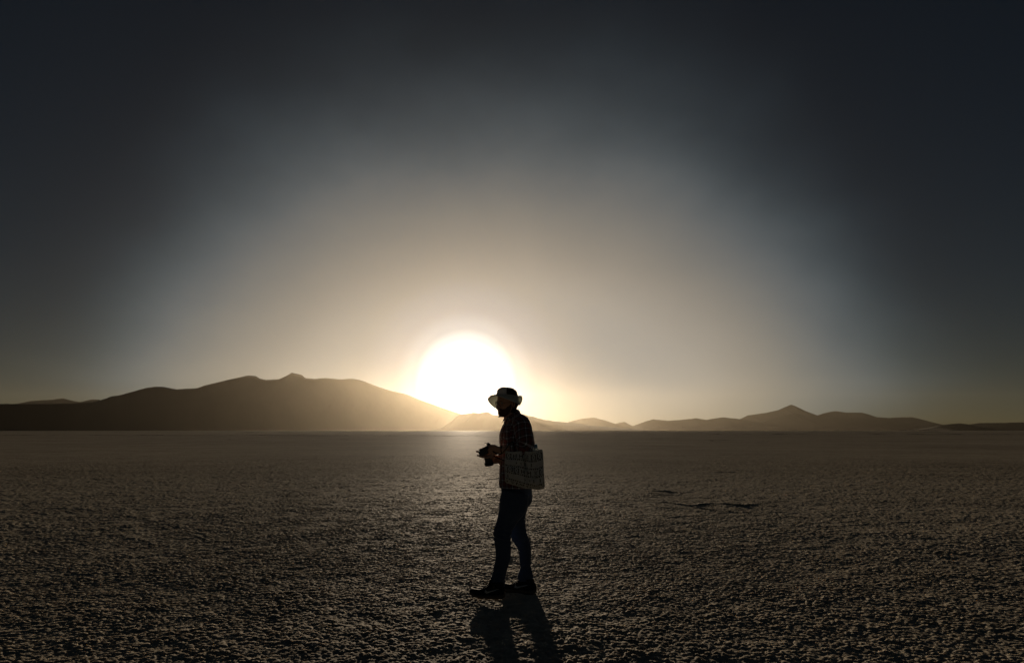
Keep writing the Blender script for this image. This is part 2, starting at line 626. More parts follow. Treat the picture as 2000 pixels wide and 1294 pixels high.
def mountain(name, dist_, sky_px, depth_, seed, rough=1.0, nu=None, nv=36):
    """a range whose crest stands dist_ metres out (or from one to another along its length); sky_px is its skyline"""
    D0, D1 = dist_ if isinstance(dist_, tuple) else (dist_, dist_)
    xs = np.array([p[0] for p in sky_px], float)
    ys = np.array([p[1] for p in sky_px], float)
    px = np.linspace(xs[0], xs[-1], nu or max(40, int((xs[-1] - xs[0]) / 1.3)))
    # smooth skyline with small crags
    yy = np.interp(px, xs, ys)
    if len(px) > 6:
        yy = np.convolve(np.pad(yy, 1, 'edge'), [.25, .5, .25], 'valid')
    if seed == 1.0:                                 # weathered, even shoulder on the sun side
        sm = np.convolve(np.pad(yy, 14, 'edge'), np.hanning(31)[1:-1] / np.hanning(31)[1:-1].sum(), 'valid')
        w_ = np.clip((px - 600) / 60, 0, 1)
        yy = yy * (1 - w_) + sm * w_
    V, Fc = [], []
    scale = D0 / F_PX
    for i, x in enumerate(px):
        D = D0 + (D1 - D0) * (i / (len(px) - 1)) ** 3
        depth = depth_ * D / D1
        rough_ = rough * (1 - 0.95 * min(1, max(0, (x - 600) / 60))) if seed == 1.0 else rough
        y = yy[i] + rough_ * 1.0 * mnoise.noise(Vector((x * 0.09, seed, 0))) + rough_ * 1.3 * abs(mnoise.noise(Vector((x * 0.17, seed, 4)))) + rough_ * 0.9 * mnoise.noise(Vector((x * 0.45, seed, 9)))
        top = P(x, y, D)
        H = max(top.z, 0.5)
        dirx = top.x / D
        for k in range(nv + 1):
            v = k / nv * 2 - 1                     # -1 front foot .. 0 crest .. 1 back foot
            prof = (1 - abs(v)) ** 0.82
            Y = D + v * depth
            spur = mnoise.fractal(Vector((top.x / (scale * 60), v * 2.2, seed)), 1.0, 2.0, 5) * 0.10 * (1 - abs(v)) * min(1, abs(v) * 1.6)
            z = H * min(prof + spur, 1 - 0.8 * abs(v)) if abs(v) > 1e-6 else H
            if k in (0, nv):
                z = -1.0
            # the same bearing spread, so the crest keeps its place
            V.append(Vector((top.x + dirx * 0.0, Y, z)))
    for i in range(len(px) - 1):
        for k in range(nv):
            a = i * (nv + 1) + k
            Fc.append((a, a + nv + 1, a + nv + 2, a + 1))
    set_base((0, 0, 0))
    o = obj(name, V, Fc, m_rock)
    o['kind'] = 'structure'
    return o


mountain('mountain', (2200, 10000), [(-700, 839), (-500, 812), (-300, 790), (-150, 782), (0, 788), (50, 789), (100, 788), (160, 786), (190, 783), (220, 773), (235, 771), (260, 764), (285, 757), (303, 754.5), (320, 755),
         (345, 760), (365, 758.5), (385, 757.5), (400, 752), (430, 745), (446, 741), (460, 738), (485, 732.5), (500, 734), (508, 739), (520, 741.5),
         (545, 740), (560, 733), (570, 727), (590, 732), (597, 738), (615, 739.5), (635, 737.5), (670, 741), (685, 738), (710, 743), (725, 750),
         (760, 762), (795, 769.5), (815, 779), (845, 789), (866, 797), (882, 802), (901, 808), (925, 821), (950, 839)], 1300, 1.0, 0.35)
mountain('mountain', (6600, 4600), [(868, 839), (880, 828), (892, 813), (901, 808), (912, 807.5), (925, 805), (937, 806.5), (950, 803.5), (955, 805), (962, 810), (985, 811), (1005, 808), (1023, 809.5), (1041, 813), (1062, 819), (1090, 823),
         (1125, 825.5), (1160, 831), (1195, 834), (1240, 839)], 900, 2.0, 0.6)
mountain('mountain', 4300, [(985, 839.4), (1005, 829), (1025, 823), (1037, 821.5), (1055, 824), (1076, 831), (1104, 837), (1125, 839.4)], 260, 3.0, 0.4)
mountain('mountain', 11200, [(1090, 838), (1111, 823), (1139, 816.5), (1160, 815), (1181, 820), (1202, 827), (1209, 825), (1220, 823), (1230, 829), (1260, 838)], 800, 4.0, 0.5)
mountain('mountain', 6500, [(-160, 800), (-60, 792), (35, 788), (60, 782.5), (100, 780), (122, 777), (145, 783), (160, 784.5), (180, 779), (193, 780), (230, 792), (280, 820)], 1200, 5.0, 0.6)
mountain('mountain', 9800, [(1150, 839.5), (1200, 838), (1224, 836), (1252, 825), (1276, 818), (1304, 821), (1332, 819), (1358, 816), (1380, 819), (1412, 814), (1440, 817), (1480, 824),
         (1516, 815), (1552, 806), (1584, 811), (1620, 814), (1660, 815), (1708, 814), (1736, 815.5), (1780, 813.5), (1792, 818), (1812, 827), (1850, 834), (1900, 839.5)], 950, 6.0, 0.6)
mountain('mountain', 11000, [(1400, 838), (1430, 825), (1460, 810.5), (1496, 805.5), (1520, 800), (1536, 793), (1545, 789.5), (1555, 793), (1572, 801.5), (1596, 810.5), (1616, 804.5), (1632, 802), (1652, 805), (1684, 805), (1708, 813), (1740, 822), (1800, 828), (1860, 838)], 1100, 7.0, 0.5)
mountain('mountain', 4500, [(1800, 839), (1820, 835), (1840, 829.5), (1860, 827), (1876, 826), (1896, 829), (1906, 835), (1925, 839)], 280, 8.0, 0.4)
mountain('mountain', 6000, [(1842, 839), (1852, 829), (1896, 828), (1912, 825.5), (1960, 825), (2000, 824), (2100, 822), (2250, 826), (2400, 838)], 450, 9.0, 0.5)

# ---------------------------------------------------------------- dusty air
HZ = dict(x=(-16000, 16000), y=(-4000, 12200), z=(-8, 640))
hv = [Vector((x, y, z)) for x in HZ['x'] for y in HZ['y'] for z in HZ['z']]
hf = [(0, 1, 3, 2), (4, 6, 7, 5), (0, 4, 5, 1), (2, 3, 7, 6), (0, 2, 6, 4), (1, 5, 7, 3)]
m_haze, N, out = mat('dusty_air')
pv = N.n('ShaderNodeVolumePrincipled')
pv.inputs['Color'].default_value = (0.97, 0.855, 0.66, 1)
pv.inputs['Density'].default_value = 0.92e-5
pv.inputs['Anisotropy'].default_value = 0.84
N.link(pv.outputs[0], out.inputs['Volume'])
set_base((0, 0, 0))
hz_o = obj('haze', hv, hf, m_haze, smooth=False)
hz_o['kind'] = 'stuff'
hz_o['label'] = 'pale dusty air over the salt flat'

# ================================================================ THE MAN
m_skin, N, out = mat('skin')
tcn = N.n('ShaderNodeTexCoord')
nz = N.noise(tcn.outputs['Object'], 60, 4, 0.6)
b = principled(N, out, N.mix(nz, (0.44, 0.25, 0.17), (0.56, 0.34, 0.24)), 0.55, 0.3, 0, nz, 0.15, 0.001, 0.3)
b.inputs['Subsurface Weight'].default_value = 0.15
b.inputs['Subsurface Radius'].default_value = (0.01, 0.004, 0.002)

# plaid flannel: dark ground, dim red bands, thin pale lines
m_plaid, N, out = mat('plaid_flannel')
uv = N.n('ShaderNodeUVMap')
sp = N.n('ShaderNodeSeparateXYZ')
N.link(uv.outputs[0], sp.inputs[0])


def stripe(x, period, off, width):
    f = N.m('FRACT', N.m('ADD', N.m('DIVIDE', x, period), off))
    return N.m('LESS_THAN', N.m('ABSOLUTE', N.m('SUBTRACT', f, 0.5)), width / period / 2)


u_, v_ = sp.outputs[0], sp.outputs[1]
PER = 0.062
red = N.m('MULTIPLY', N.m('ADD', stripe(u_, PER, 0.5, 0.026), stripe(v_, PER, 0.5, 0.026)), 0.5)
wht = N.m('ADD', stripe(u_, PER, 0.0, 0.0078), stripe(v_, PER, 0.0, 0.0078))
w2 = N.m('ADD', stripe(u_, PER, 0.22, 0.002), stripe(v_, PER, 0.22, 0.002))
c = N.mix(red, (0.045, 0.035, 0.036), (0.17, 0.045, 0.040))
c = N.mix(N.m('MULTIPLY', w2, 0.12), c, (0.35, 0.36, 0.40))
c = N.mix(N.m('MULTIPLY', N.m('POWER', wht, 1.9), 0.27), c, (0.80, 0.84, 0.92))
wv = N.noise(uv.outputs[0], 900, 2)
principled(N, out, c, 0.9, 0.1, 0, wv, 0.3, 0.0006, 0.6)

m_denim, N, out = mat('dark_denim')
tcn = N.n('ShaderNodeTexCoord')
n1 = N.noise(tcn.outputs['Object'], 5, 4, 0.6)
n2 = N.noise(tcn.outputs['Object'], 240, 2, 0.6)
c = N.mix(n1, (0.030, 0.045, 0.085), (0.075, 0.105, 0.17))
principled(N, out, c, 0.9, 0.1, 0, N.m('ADD', n2, N.m('MULTIPLY', n1, 6.0)), 0.4, 0.0012, 0.3)


def cloth_translucent(name, color, amount):
    m, N, out = mat(name)
    tcn = N.n('ShaderNodeTexCoord')
    n1 = N.noise(tcn.outputs['Object'], 30, 4, 0.6)
    n2 = N.noise(tcn.outputs['Object'], 700, 2, 0.6)
    c = N.mix(n1, tuple(x * 0.85 for x in color), color)
    d = N.n('ShaderNodeBsdfDiffuse')
    tr = N.n('ShaderNodeBsdfTranslucent')
    N.link(c, d.inputs[0])
    N.link(c, tr.inputs[0])
    bn = N.n('ShaderNodeBump')
    bn.inputs['Strength'].default_value = 0.3
    bn.inputs['Distance'].default_value = 0.0006
    N.link(n2, bn.inputs['Height'])
    N.link(bn.outputs[0], d.inputs['Normal'])
    mx = N.n('ShaderNodeMixShader')
    mx.inputs[0].default_value = amount
    N.link(d.outputs[0], mx.inputs[1])
    N.link(tr.outputs[0], mx.inputs[2])
    N.link(mx.outputs[0], out.inputs[0])
    return m


m_hat = cloth_translucent('pale_hat_fabric', (0.88, 0.90, 0.88), 0.45)
m_brim = cloth_translucent('hat_brim_fabric', (0.80, 0.82, 0.72), 0.40)
m_hatdark = simple('dark_hat_mesh', (0.035, 0.028, 0.022), 0.9, 0.1, scale=600, bump=0.6)
m_hair = simple('brown_hair', (0.035, 0.022, 0.014), 0.6, 0.3, scale=220, bump=0.8, bump_d=0.003)
m_beard = simple('short_beard', (0.085, 0.048, 0.031), 0.75, 0.2, scale=420, bump=0.8, bump_d=0.002)
m_black = simple('black_plastic', (0.012, 0.012, 0.013), 0.38, 0.5, scale=300, bump=0.1)
m_rubber = simple('black_rubber', (0.010, 0.010, 0.011), 0.7, 0.3, scale=200, bump=0.3)
m_webbing = simple('black_webbing', (0.010, 0.010, 0.010), 0.85, 0.15, scale=500, bump=0.5)
m_glass = simple('dark_glass', (0.01, 0.011, 0.014), 0.06, 0.6, scale=5, bump=0.0)
m_frame = simple('dark_glasses_frame', (0.02, 0.016, 0.014), 0.35, 0.5, scale=50, bump=0.0)
m_shoe = simple('black_knit_shoe', (0.010, 0.011, 0.014), 0.85, 0.15, scale=350, bump=0.6)
m_sole = simple('dirty_shoe_sole', (0.085, 0.068, 0.052), 0.85, 0.15, scale=60, bump=0.4)
m_logo = simple('grey_emblem', (0.30, 0.33, 0.34), 0.5, 0.3, scale=50, bump=0.05)
m_metal = simple('worn_metal', (0.45, 0.45, 0.45), 0.3, 0.5, 1.0, scale=80, bump=0.05)
m_bag = simple('oatmeal_canvas', (0.50, 0.51, 0.48), 0.95, 0.1, var=0.18, scale=500, bump=0.7, bump_d=0.0012)
m_bagdark = simple('black_print_on_canvas', (0.05, 0.05, 0.05), 0.95, 0.1, scale=500, bump=0.7, bump_d=0.0012)
m_eye = simple('eye_white', (0.6, 0.57, 0.54), 0.2, 0.5, var=0.05)
m_iris = simple('eye_iris', (0.03, 0.02, 0.012), 0.2, 0.5)

m_lens, N, out = mat('clear_spectacle_lens')
gl = N.n('ShaderNodeBsdfGlossy')
gl.inputs['Roughness'].default_value = 0.03
tp = N.n('ShaderNodeBsdfTransparent')
lw = N.n('ShaderNodeLayerWeight')
lw.inputs[0].default_value = 0.25
mx = N.n('ShaderNodeMixShader')
N.link(N.m('MULTIPLY', lw.outputs['Fresnel'], 0.6), mx.inputs[0])
N.link(tp.outputs[0], mx.inputs[1])
N.link(gl.outputs[0], mx.inputs[2])
N.link(mx.outputs[0], out.inputs[0])

Y0 = 6.20
S = Y0 / F_PX / CP          # rough metres per photo pixel at the man


def Q(px, py, dy=0.0):
    return P(px, py, Y0 + dy)


PX = 0.0046
BASE_PT = Vector((ground_at(990, 1162).x, Y0, 0.0))
person = thing('person', 'man in pale sun hat, plaid shirt and jeans standing on the salt flat', 'person', BASE_PT)
set_base(BASE_PT)

# --- frames
PSI = R(20)
TF = Vector((-math.cos(PSI), -math.sin(PSI), 0))           # chest faces this way
TL = Vector((0, 0, 1)).cross(TF)                            # his left
HYAW = R(33)
HF = Vector((-math.cos(HYAW), -math.sin(HYAW), 0))
HL = Vector((0, 0, 1)).cross(HF)
HT = R(5)                                                   # nod
HFv = (HF * math.cos(HT) - Vector((0, 0, 1)) * math.sin(HT)).normalized()
HU = HL.cross(-HFv).normalized()
if HU.z < 0:
    HU = -HU
HC = Q(991.5, 786.5, -0.01)


def H(f, l, z):
    """head frame: forward, his left, up"""
    return HC + HFv * f + HL * l + HU * z


HEAD = np.array([  # z, half width, front, back
    (-0.121, 0.012, 0.070, -0.040), (-0.116, 0.026, 0.084, -0.012), (-0.104, 0.040, 0.093, 0.012), (-0.085, 0.053, 0.095, 0.034), (-0.060, 0.062, 0.094, 0.056),
    (-0.030, 0.068, 0.092, 0.078), (0.0, 0.073, 0.090, 0.093), (0.030, 0.076, 0.093, 0.101), (0.060, 0.076, 0.090, 0.101),
    (0.088, 0.067, 0.076, 0.086), (0.108, 0.045, 0.050, 0.055), (0.118, 0.012, 0.012, 0.012)])
HEADI = catmull(HEAD, 6)


def head_pt(ph, z, off=0.0):
    w, fr, bk = [np.interp(z, HEADI[:, 0], HEADI[:, k]) for k in (1, 2, 3)]
    mid = (fr - bk) / 2
    half = (fr + bk) / 2
    c, s = math.cos(ph), math.sin(ph)
    p = 2.25
    f = mid + math.copysign(abs(c) ** (2 / p), c) * (half + off)
    l = math.copysign(abs(s) ** (2 / p), s) * (w + off)
    return H(f, l, z)


hv_, hf_ = [], []
SEG = 32
for row in HEADI:
    for k in range(SEG):
        hv_.append(head_pt(2 * math.pi * k / SEG, row[0]))
nrh = len(HEADI)
for i in range(nrh - 1):
    for k in range(SEG):
        k2 = (k + 1) % SEG
        hf_.append((i * SEG + k, i * SEG + k2, (i + 1) * SEG + k2, (i + 1) * SEG + k))
hf_.append(tuple(range(SEG))[::-1])
hf_.append(tuple((nrh - 1) * SEG + k for k in range(SEG)))
head = (hv_, hf_, [(0, 0)] * len(hv_))
nose = tube([(H(0.080, 0, 0.012), 0.008, 0.008), (H(0.098, 0, -0.006), 0.009, 0.009), (H(0.112, 0, -0.026), 0.011, 0.011), (H(0.112, 0, -0.036), 0.012, 0.015), (H(0.094, 0, -0.043), 0.009, 0.014)], 14, 4, ref=tuple(HL))
brow = tube([(H(0.070, -0.055, 0.016), 0.009, 0.009), (H(0.088, -0.028, 0.022), 0.010, 0.010), (H(0.090, 0, 0.018), 0.008, 0.008), (H(0.088, 0.028, 0.022), 0.010, 0.010), (H(0.070, 0.055, 0.016), 0.009, 0.009)], 10, 3)
lip1 = tube([(H(0.084, -0.024, -0.064), 0.003, 0.003), (H(0.097, 0, -0.060), 0.006, 0.006), (H(0.084, 0.024, -0.064), 0.003, 0.003)], 8, 4)
lip2 = tube([(H(0.084, -0.022, -0.066), 0.003, 0.003), (H(0.096, 0, -0.071), 0.007, 0.007), (H(0.084, 0.022, -0.066), 0.003, 0.003)], 8, 4)
chin = ellipsoid(H(0.082, 0, -0.104), (HFv * 0.018, HL * 0.024, HU * 0.016))
cheekL = ellipsoid(H(0.066, 0.040, -0.022), (HFv * 0.022, HL * 0.020, HU * 0.022))
cheekR = ellipsoid(H(0.066, -0.040, -0.022), (HFv * 0.022, HL * 0.020, HU * 0.022))
ears = []
for s_ in (1, -1):
    ears.append(ellipsoid(H(-0.010, s_ * 0.078, -0.012), ((HFv * 0.9 - HU * 0.1) * 0.018, (HL * s_ - HFv * 0.5).normalized() * 0.009, HU * 0.033), 14, 10))
neck = tube([(H(0.012, 0, -0.06), 0.056, 0.056), (H(0.0, 0, -0.10), 0.056, 0.058), (Q(997, 815, 0), 0.058, 0.060), (Q(1002, 828, 0), 0.075, 0.075)], 24, 4, frame=(HF, HL))

# --- torso and legs under the clothes
tors = tube([(Q(1001, 815), 0.07, 0.08), (Q(1006, 828), 0.085, 0.15), (Q(1007, 850), 0.10, 0.165), (Q(1006, 880), 0.10, 0.155), (Q(1008, 930), 0.10, 0.15), (Q(1010, 960), 0.105, 0.15), (Q(1010, 985), 0.10, 0.14)], 24, 4, frame=(TF, TL))

LLEG = [(1007, 962, -0.075, 28), (1003.5, 980, -0.085, 27.5), (998.5, 996, -0.09, 24.5), (991.5, 1011, -0.095, 20.5), (985.5, 1026, -0.10, 17.3), (981.5, 1041, -0.105, 17.0), (981.8, 1059, -0.105, 15.8),
        (982.6, 1085, -0.10, 14.0), (977, 1110, -0.10, 13.2), (972.5, 1130, -0.10, 13.4), (971, 1141, -0.10, 13.6)]
RLEG = [(1013, 962, 0.075, 27), (1012, 985, 0.08, 20), (1010, 1005, 0.085, 17.5), (1010.5, 1028, 0.09, 16.2), (1013.5, 1045, 0.095, 15.8), (1021.5, 1062, 0.10, 14.4), (1025.3, 1078, 0.11, 12.6),
        (1026, 1098, 0.11, 10.9), (1027, 1112, 0.11, 10.0)]
legs = []
for LG in (LLEG, RLEG):
    legs.append(tube([(Q(a, b, d), r * PX * 0.72, r * PX * 0.72) for a, b, d, r in LG] + ([(Q(1027, 1138, 0.11), 0.04, 0.04)] if LG is RLEG else []), 16, 3, ref=(0, 1, 0)))

# --- arms and hands
ELB = Q(1027, 871, -0.24)
WRI = Q(977, 878, -0.155)
armL = tube([(Q(1016, 828, -0.14), 0.05, 0.05), (Q(1023, 850, -0.19), 0.046, 0.046), (ELB, 0.043, 0.043), (Q(1006, 876, -0.20), 0.041, 0.041), (Q(990, 877.5, -0.175), 0.034, 0.034), (WRI, 0.024, 0.029)], 18, 5, ref=(0, 1, 0))
palmL = tube([(Q(980, 878, -0.158), 0.029, 0.023), (Q(974, 878, -0.153), 0.033, 0.021), (Q(967, 879.5, -0.150), 0.043, 0.019), (Q(960, 881.5, -0.143), 0.044, 0.017), (Q(955.5, 883.5, -0.135), 0.036, 0.014)], 18, 4, ref=(-0.12, -0.45, 0.9))


def finger(pts, r0, r1):
    n = len(pts)
    return tube([(Q(*p), r0 + (r1 - r0) * i / (n - 1), r0 + (r1 - r0) * i / (n - 1)) for i, p in enumerate(pts)], 12, 4, ref=(0.1, 1, 0.2))


fl = [finger([(960, 875.5, -0.115), (950, 880.5, -0.070), (941, 882.5, -0.062), (934, 881.5, -0.075), (930, 881, -0.090)], 0.0105, 0.0082),
      finger([(960, 880, -0.130), (951, 887.5, -0.100), (943, 890, -0.100), (936, 889.5, -0.110), (931.5, 888.5, -0.118)], 0.0108, 0.0085),
      finger([(961, 885, -0.145), (953, 890.5, -0.128), (946, 892, -0.128), (940, 891.5, -0.135), (936, 890.5, -0.14)], 0.0105, 0.008),
      finger([(964, 888, -0.155), (957, 891.5, -0.150), (951, 893, -0.150), (946, 892.5, -0.153)], 0.0095, 0.0075),
      finger([(972, 874, -0.155), (966, 870.5, -0.150), (960, 870, -0.140), (955.5, 872, -0.128), (952, 874, -0.12)], 0.0135, 0.0095)]
WRR = Q(974, 899, -0.02)
armR = tube([(Q(1000, 829, 0.14), 0.05, 0.05), (Q(1004, 856, 0.17), 0.045, 0.045), (Q(1004, 886, 0.15), 0.042, 0.042), (Q(990, 893, 0.06), 0.038, 0.038), (WRR, 0.028, 0.024)], 18, 5, ref=(0, 0, 1))
palmR = tube([(Q(976, 899, -0.01), 0.027, 0.022), (Q(970, 897, -0.035), 0.038, 0.019), (Q(964, 896, -0.055), 0.042, 0.016)], 16, 4, ref=(0, 0, 1))
fr_ = [finger([(965, 890, -0.05), (959, 890.5, -0.035), (953, 891.5, -0.03), (948.5, 893, -0.05)], 0.0105, 0.0082),
       finger([(965, 894.5, -0.05), (959, 895.5, -0.03), (953, 896.5, -0.025), (948, 898, -0.045)], 0.0108, 0.0085),
       finger([(965, 899, -0.05), (960, 900.5, -0.03), (954, 901.5, -0.025), (949.5, 903, -0.045)], 0.0105, 0.008),
       finger([(966, 903, -0.045), (961, 904.5, -0.03), (956, 905.5, -0.03), (952.5, 907, -0.045)], 0.0095, 0.0075),
       finger([(971, 891.5, -0.06), (966, 891, -0.10), (961.5, 893, -0.125), (957, 894.5, -0.128)], 0.013, 0.0095)]
V, Fc, U = join(head, nose, brow, lip1, lip2, chin, cheekL, cheekR, *ears, neck, tors, *legs, armL, palmL, *fl, armR, palmR, *fr_)
remesh('body', V, Fc, m_skin, person, 0.0042, 3, 0.4)

# --- eyes, beard, hair
for s_ in (1, -1):
    V, Fc, U = ellipsoid(H(0.076, s_ * 0.031, 0.003), (HFv * 0.0125, HL * 0.0125, HU * 0.0125), 14, 10)
    e_ = obj('eye', V, Fc, m_eye, person)
    V, Fc, U = ellipsoid(H(0.0855, s_ * 0.032, 0.0), (HFv * 0.004, HL * 0.0055, HU * 0.0055), 12, 8)
    obj('iris', V, Fc, m_iris, e_)


def patch(zs, phs, offf):
    V, Fc = [], []
    for z in zs:
        for ph in phs:
            V.append(head_pt(ph, z, offf(ph, z)))
    n = len(phs)
    for i in range(len(zs) - 1):
        for k in range(n - 1):
            Fc.append((i * n + k, i * n + k + 1, (i + 1) * n + k + 1, (i + 1) * n + k))
    return V, Fc


zs = np.linspace(-0.1205, -0.004, 34)
phs = np.linspace(-R(98), R(98), 64)


def beard_off(ph, z):
    a = abs(ph)
    side = np.clip((a - R(52)) / R(35), 0, 1)
    top = -0.050 + side * 0.044 + 0.010 * mnoise.noise(Vector((ph * 5, 0, 8))) + 0.004 * mnoise.noise(Vector((ph * 22, 0, 8)))
    e = np.clip((top - z) / 0.012, -1, 1)
    tache = (a < R(24)) and (-0.056 < z < -0.043)
    mouth = (a < R(13)) and (-0.069 < z < -0.061)
    o = 0.0045 * e if e > 0 else -0.02
    if tache:
        o = 0.009
    if mouth:
        o = -0.002
    edge = np.clip((R(98) - a) / R(8), 0, 1)
    return o * edge - 0.006 * (1 - edge) + 0.0022 * mnoise.noise(Vector((ph * 16, z * 240, 0)))


V, Fc = patch(zs, phs, beard_off)
obj('beard', V, Fc, m_beard, person)
zs = np.linspace(-0.105, 0.0, 26)
phs = np.linspace(R(100), R(260), 70)


def hair_off(ph, z):
    a = abs(ph - math.pi)
    e = np.clip((R(80) - a) / R(12), 0, 1) * np.clip((z + 0.105) / 0.02, 0, 1)
    lump = 0.010 * mnoise.noise(Vector((ph * 9, z * 60, 2))) + 0.005 * mnoise.noise(Vector((ph * 26, z * 150, 5)))
    return (0.014 + lump) * e - 0.004 * (1 - e)


V, Fc = patch(zs, phs, hair_off)
obj('hair', V, Fc, m_hair, person)
# locks of hair at the nape
hp = []
for k in range(26):
    ph = R(random.uniform(125, 235))
    p0 = head_pt(ph, -0.062 + random.uniform(-.03, .012), 0.010)
    rad = (p0 - HC); rad.z = 0; rad.normalize()
    p1 = p0 + rad * 0.012 + Vector((0, 0, -0.018))
    p2 = p1 + rad * random.uniform(-0.006, 0.012) + Vector((random.uniform(-.008, .008), 0, -0.018))
    hp.append(tube([(p0, 0.008, 0.008), (p1, 0.006, 0.006), (p2, 0.002, 0.002)], 7, 3))
V, Fc, U = join(*hp)
obj('hair_lock', V, Fc, m_hair, person)

# --- spectacles
gls = tube([(H(0.103, -0.010, 0.006), 0.0014, 0.0014), (H(0.1065, 0, 0.009), 0.0014, 0.0014), (H(0.103, 0.010, 0.006), 0.0014, 0.0014)], 8, 4)
gparts = [gls]
lens_v = []
for s_ in (1, -1):
    c_ = H(0.0985, s_ * 0.033, 0.001)
    ax = (HL * 0.024 - HFv * (0.006 * s_)), HU * 0.021 + HFv * 0.002
    ringp = [c_ + ax[0] * math.cos(2 * math.pi * k / 28) + ax[1] * math.sin(2 * math.pi * k / 28) for k in range(29)]
    gparts.append(tube([(p, 0.0019, 0.0019) for p in ringp], 8, 1, caps=False, ref=tuple(HFv)))
    lens_v.append([c_ + ax[0] * 0.96 * math.cos(2 * math.pi * k / 24) + ax[1] * 0.96 * math.sin(2 * math.pi * k / 24) for k in range(24)])
    gparts.append(tube([(H(0.093, s_ * 0.058, 0.005), 0.0016, 0.0016), (H(0.055, s_ * 0.076, 0.005), 0.0016, 0.0016), (H(0.0, s_ * 0.080, 0.003), 0.0016, 0.0016), (H(-0.022, s_ * 0.079, -0.014), 0.0016, 0.0016)], 6, 3))
V, Fc, U = join(*gparts)
spect = obj('glasses', V, Fc, m_frame, person)
for lv in lens_v:
    obj('lens', lv, [tuple(range(24))], m_lens, spect, smooth=False)

# --- sun hat: crown, side panel, drooping brim, chin cord
HATC = HC + Vector((-0.004, 0, 0.0))


def hat_base(ph, z=0.066, k=1.0):
    d = HF * math.cos(ph) * 0.101 * k + HL * math.sin(ph) * 0.085 * k
    q = HATC + d + Vector((0, 0, z))
    q.z -= 0.10 * (q.x - HATC.x)           # tipped back a little
    return q


CT = [(0.0, 1.0), (0.018, 0.985), (0.036, 0.94), (0.050, 0.86), (0.061, 0.73), (0.069, 0.55), (0.0735, 0.33), (0.075, 0.0)]
CTI = catmull(CT, 3)
crV, crF = [], []
SG = 48
for z, k in CTI:
    for j in range(SG):
        ph = 2 * math.pi * j / SG
        kk = k * (1 + 0.012 * mnoise.noise(Vector((ph * 2.2, z * 30, 1))))
        crV.append(hat_base(ph, 0.066 + z, max(kk, 0.002)))
for i in range(len(CTI) - 1):
    for j in range(SG):
        j2 = (j + 1) % SG
        crF.append((i * SG + j, i * SG + j2, (i + 1) * SG + j2, (i + 1) * SG + j))
hat = obj('hat', crV, crF, m_hat, person)
for sgn, nm in ((1, 'mesh_panel'), (-1, 'mesh_panel')):
    pv_, pf_ = [], []
    phs = np.linspace(R(58), R(132), 16) * sgn
    zz = [q for q in CTI if 0.004 < q[0] < 0.0715]
    for z, k in zz:
        for ph in phs:
            pv_.append(hat_base(ph, 0.066 + z + 0.0015, k * 1.015 + 0.006))
    n = len(phs)
    for i in range(len(zz) - 1):
        for j in range(n - 1):
            pf_.append((i * n + j, i * n + j + 1, (i + 1) * n + j + 1, (i + 1) * n + j))
    obj(nm, pv_, pf_, m_hatdark, hat)
RIM = [(956, 775, -0.10), (961, 771.2, -0.125), (973, 772.8, -0.145), (991, 779.0, -0.15), (1008.5, 785.8, -0.126), (1013.0, 788.0, -0.078), (1016.0, 790.5, -0.026),
       (1019.8, 779.5, 0.03), (1017.5, 773.0, 0.092), (1004, 776, 0.148), (989, 789, 0.165), (977, 796.5, 0.156), (968, 796, 0.13), (960, 790.5, 0.10), (954.5, 783.5, 0.05), (952.8, 778.5, 0.0)]
rimc = []
for px_, py_, d_ in RIM:
    q = P(px_, py_, HC.y + d_)
    v = q - HATC
    ph = math.atan2(v.x * HL.x + v.y * HL.y, v.x * HF.x + v.y * HF.y)
    rimc.append((ph, q))
rimc.sort(key=lambda t_: t_[0])
ang = [t_[0] for t_ in rimc]
ext = [(t_[0] - 2 * math.pi, t_[1]) for t_ in rimc[-3:]] + rimc + [(t_[0] + 2 * math.pi, t_[1]) for t_ in rimc[:3]]
ea = np.array([t_[0] for t_ in ext])
ec = np.array([tuple(t_[1]) for t_ in ext])
# smooth resample in angle
fine = catmull(np.column_stack([ea, ec]), 12)
o_ = np.argsort(fine[:, 0])
fine = fine[o_]
SGB = 96
bv, bf = [], []
NB = 9
phs = [-math.pi + 2 * math.pi * j / SGB for j in range(SGB)]
for i in range(NB + 1):
    s = i / NB
    for ph in phs:
        a_ = hat_base(ph, 0.068, 1.005)
        rim = Vector([np.interp(ph, fine[:, 0], fine[:, k]) for k in (1, 2, 3)])
        q = a_.lerp(rim, s)
        out_ = (rim - a_); out_.z = 0
        drop = a_.z - rim.z
        q.z += 0.16 * drop * math.sin(math.pi * s) + 0.0015 * mnoise.noise(Vector((ph * 6, s * 3, 0)))
        bv.append(q)
nb1 = len(bv)
for i in range(NB):
    for j in range(SGB):
        j2 = (j + 1) % SGB
        bf.append((i * SGB + j, i * SGB + j2, (i + 1) * SGB + j2, (i + 1) * SGB + j))
brim = obj('brim', bv, bf, m_brim, hat)
sol = brim.modifiers.new('thick', 'SOLIDIFY')
sol.thickness = 0.0025
edge_pts = [bv[NB * SGB + j] for j in range(SGB)] + [bv[NB * SGB]]
V, Fc, U = tube([(p, 0.0028, 0.0028) for p in edge_pts], 6, 1, caps=False, ref=(0.3, 0.2, 0.9))
obj('brim_edge', V, Fc, m_hat, hat)
cord = tube([(Q(1003.5, 784, -0.085), 0.0026, 0.0026), (Q(1002, 793, -0.09), 0.0026, 0.0026), (Q(997.5, 803, -0.088), 0.0026, 0.0026), (Q(989.5, 810.5, -0.082), 0.0026, 0.0026), (Q(981, 812.8, -0.078), 0.0026, 0.0026), (Q(977, 812, -0.085), 0.0028, 0.0028)], 8, 5)
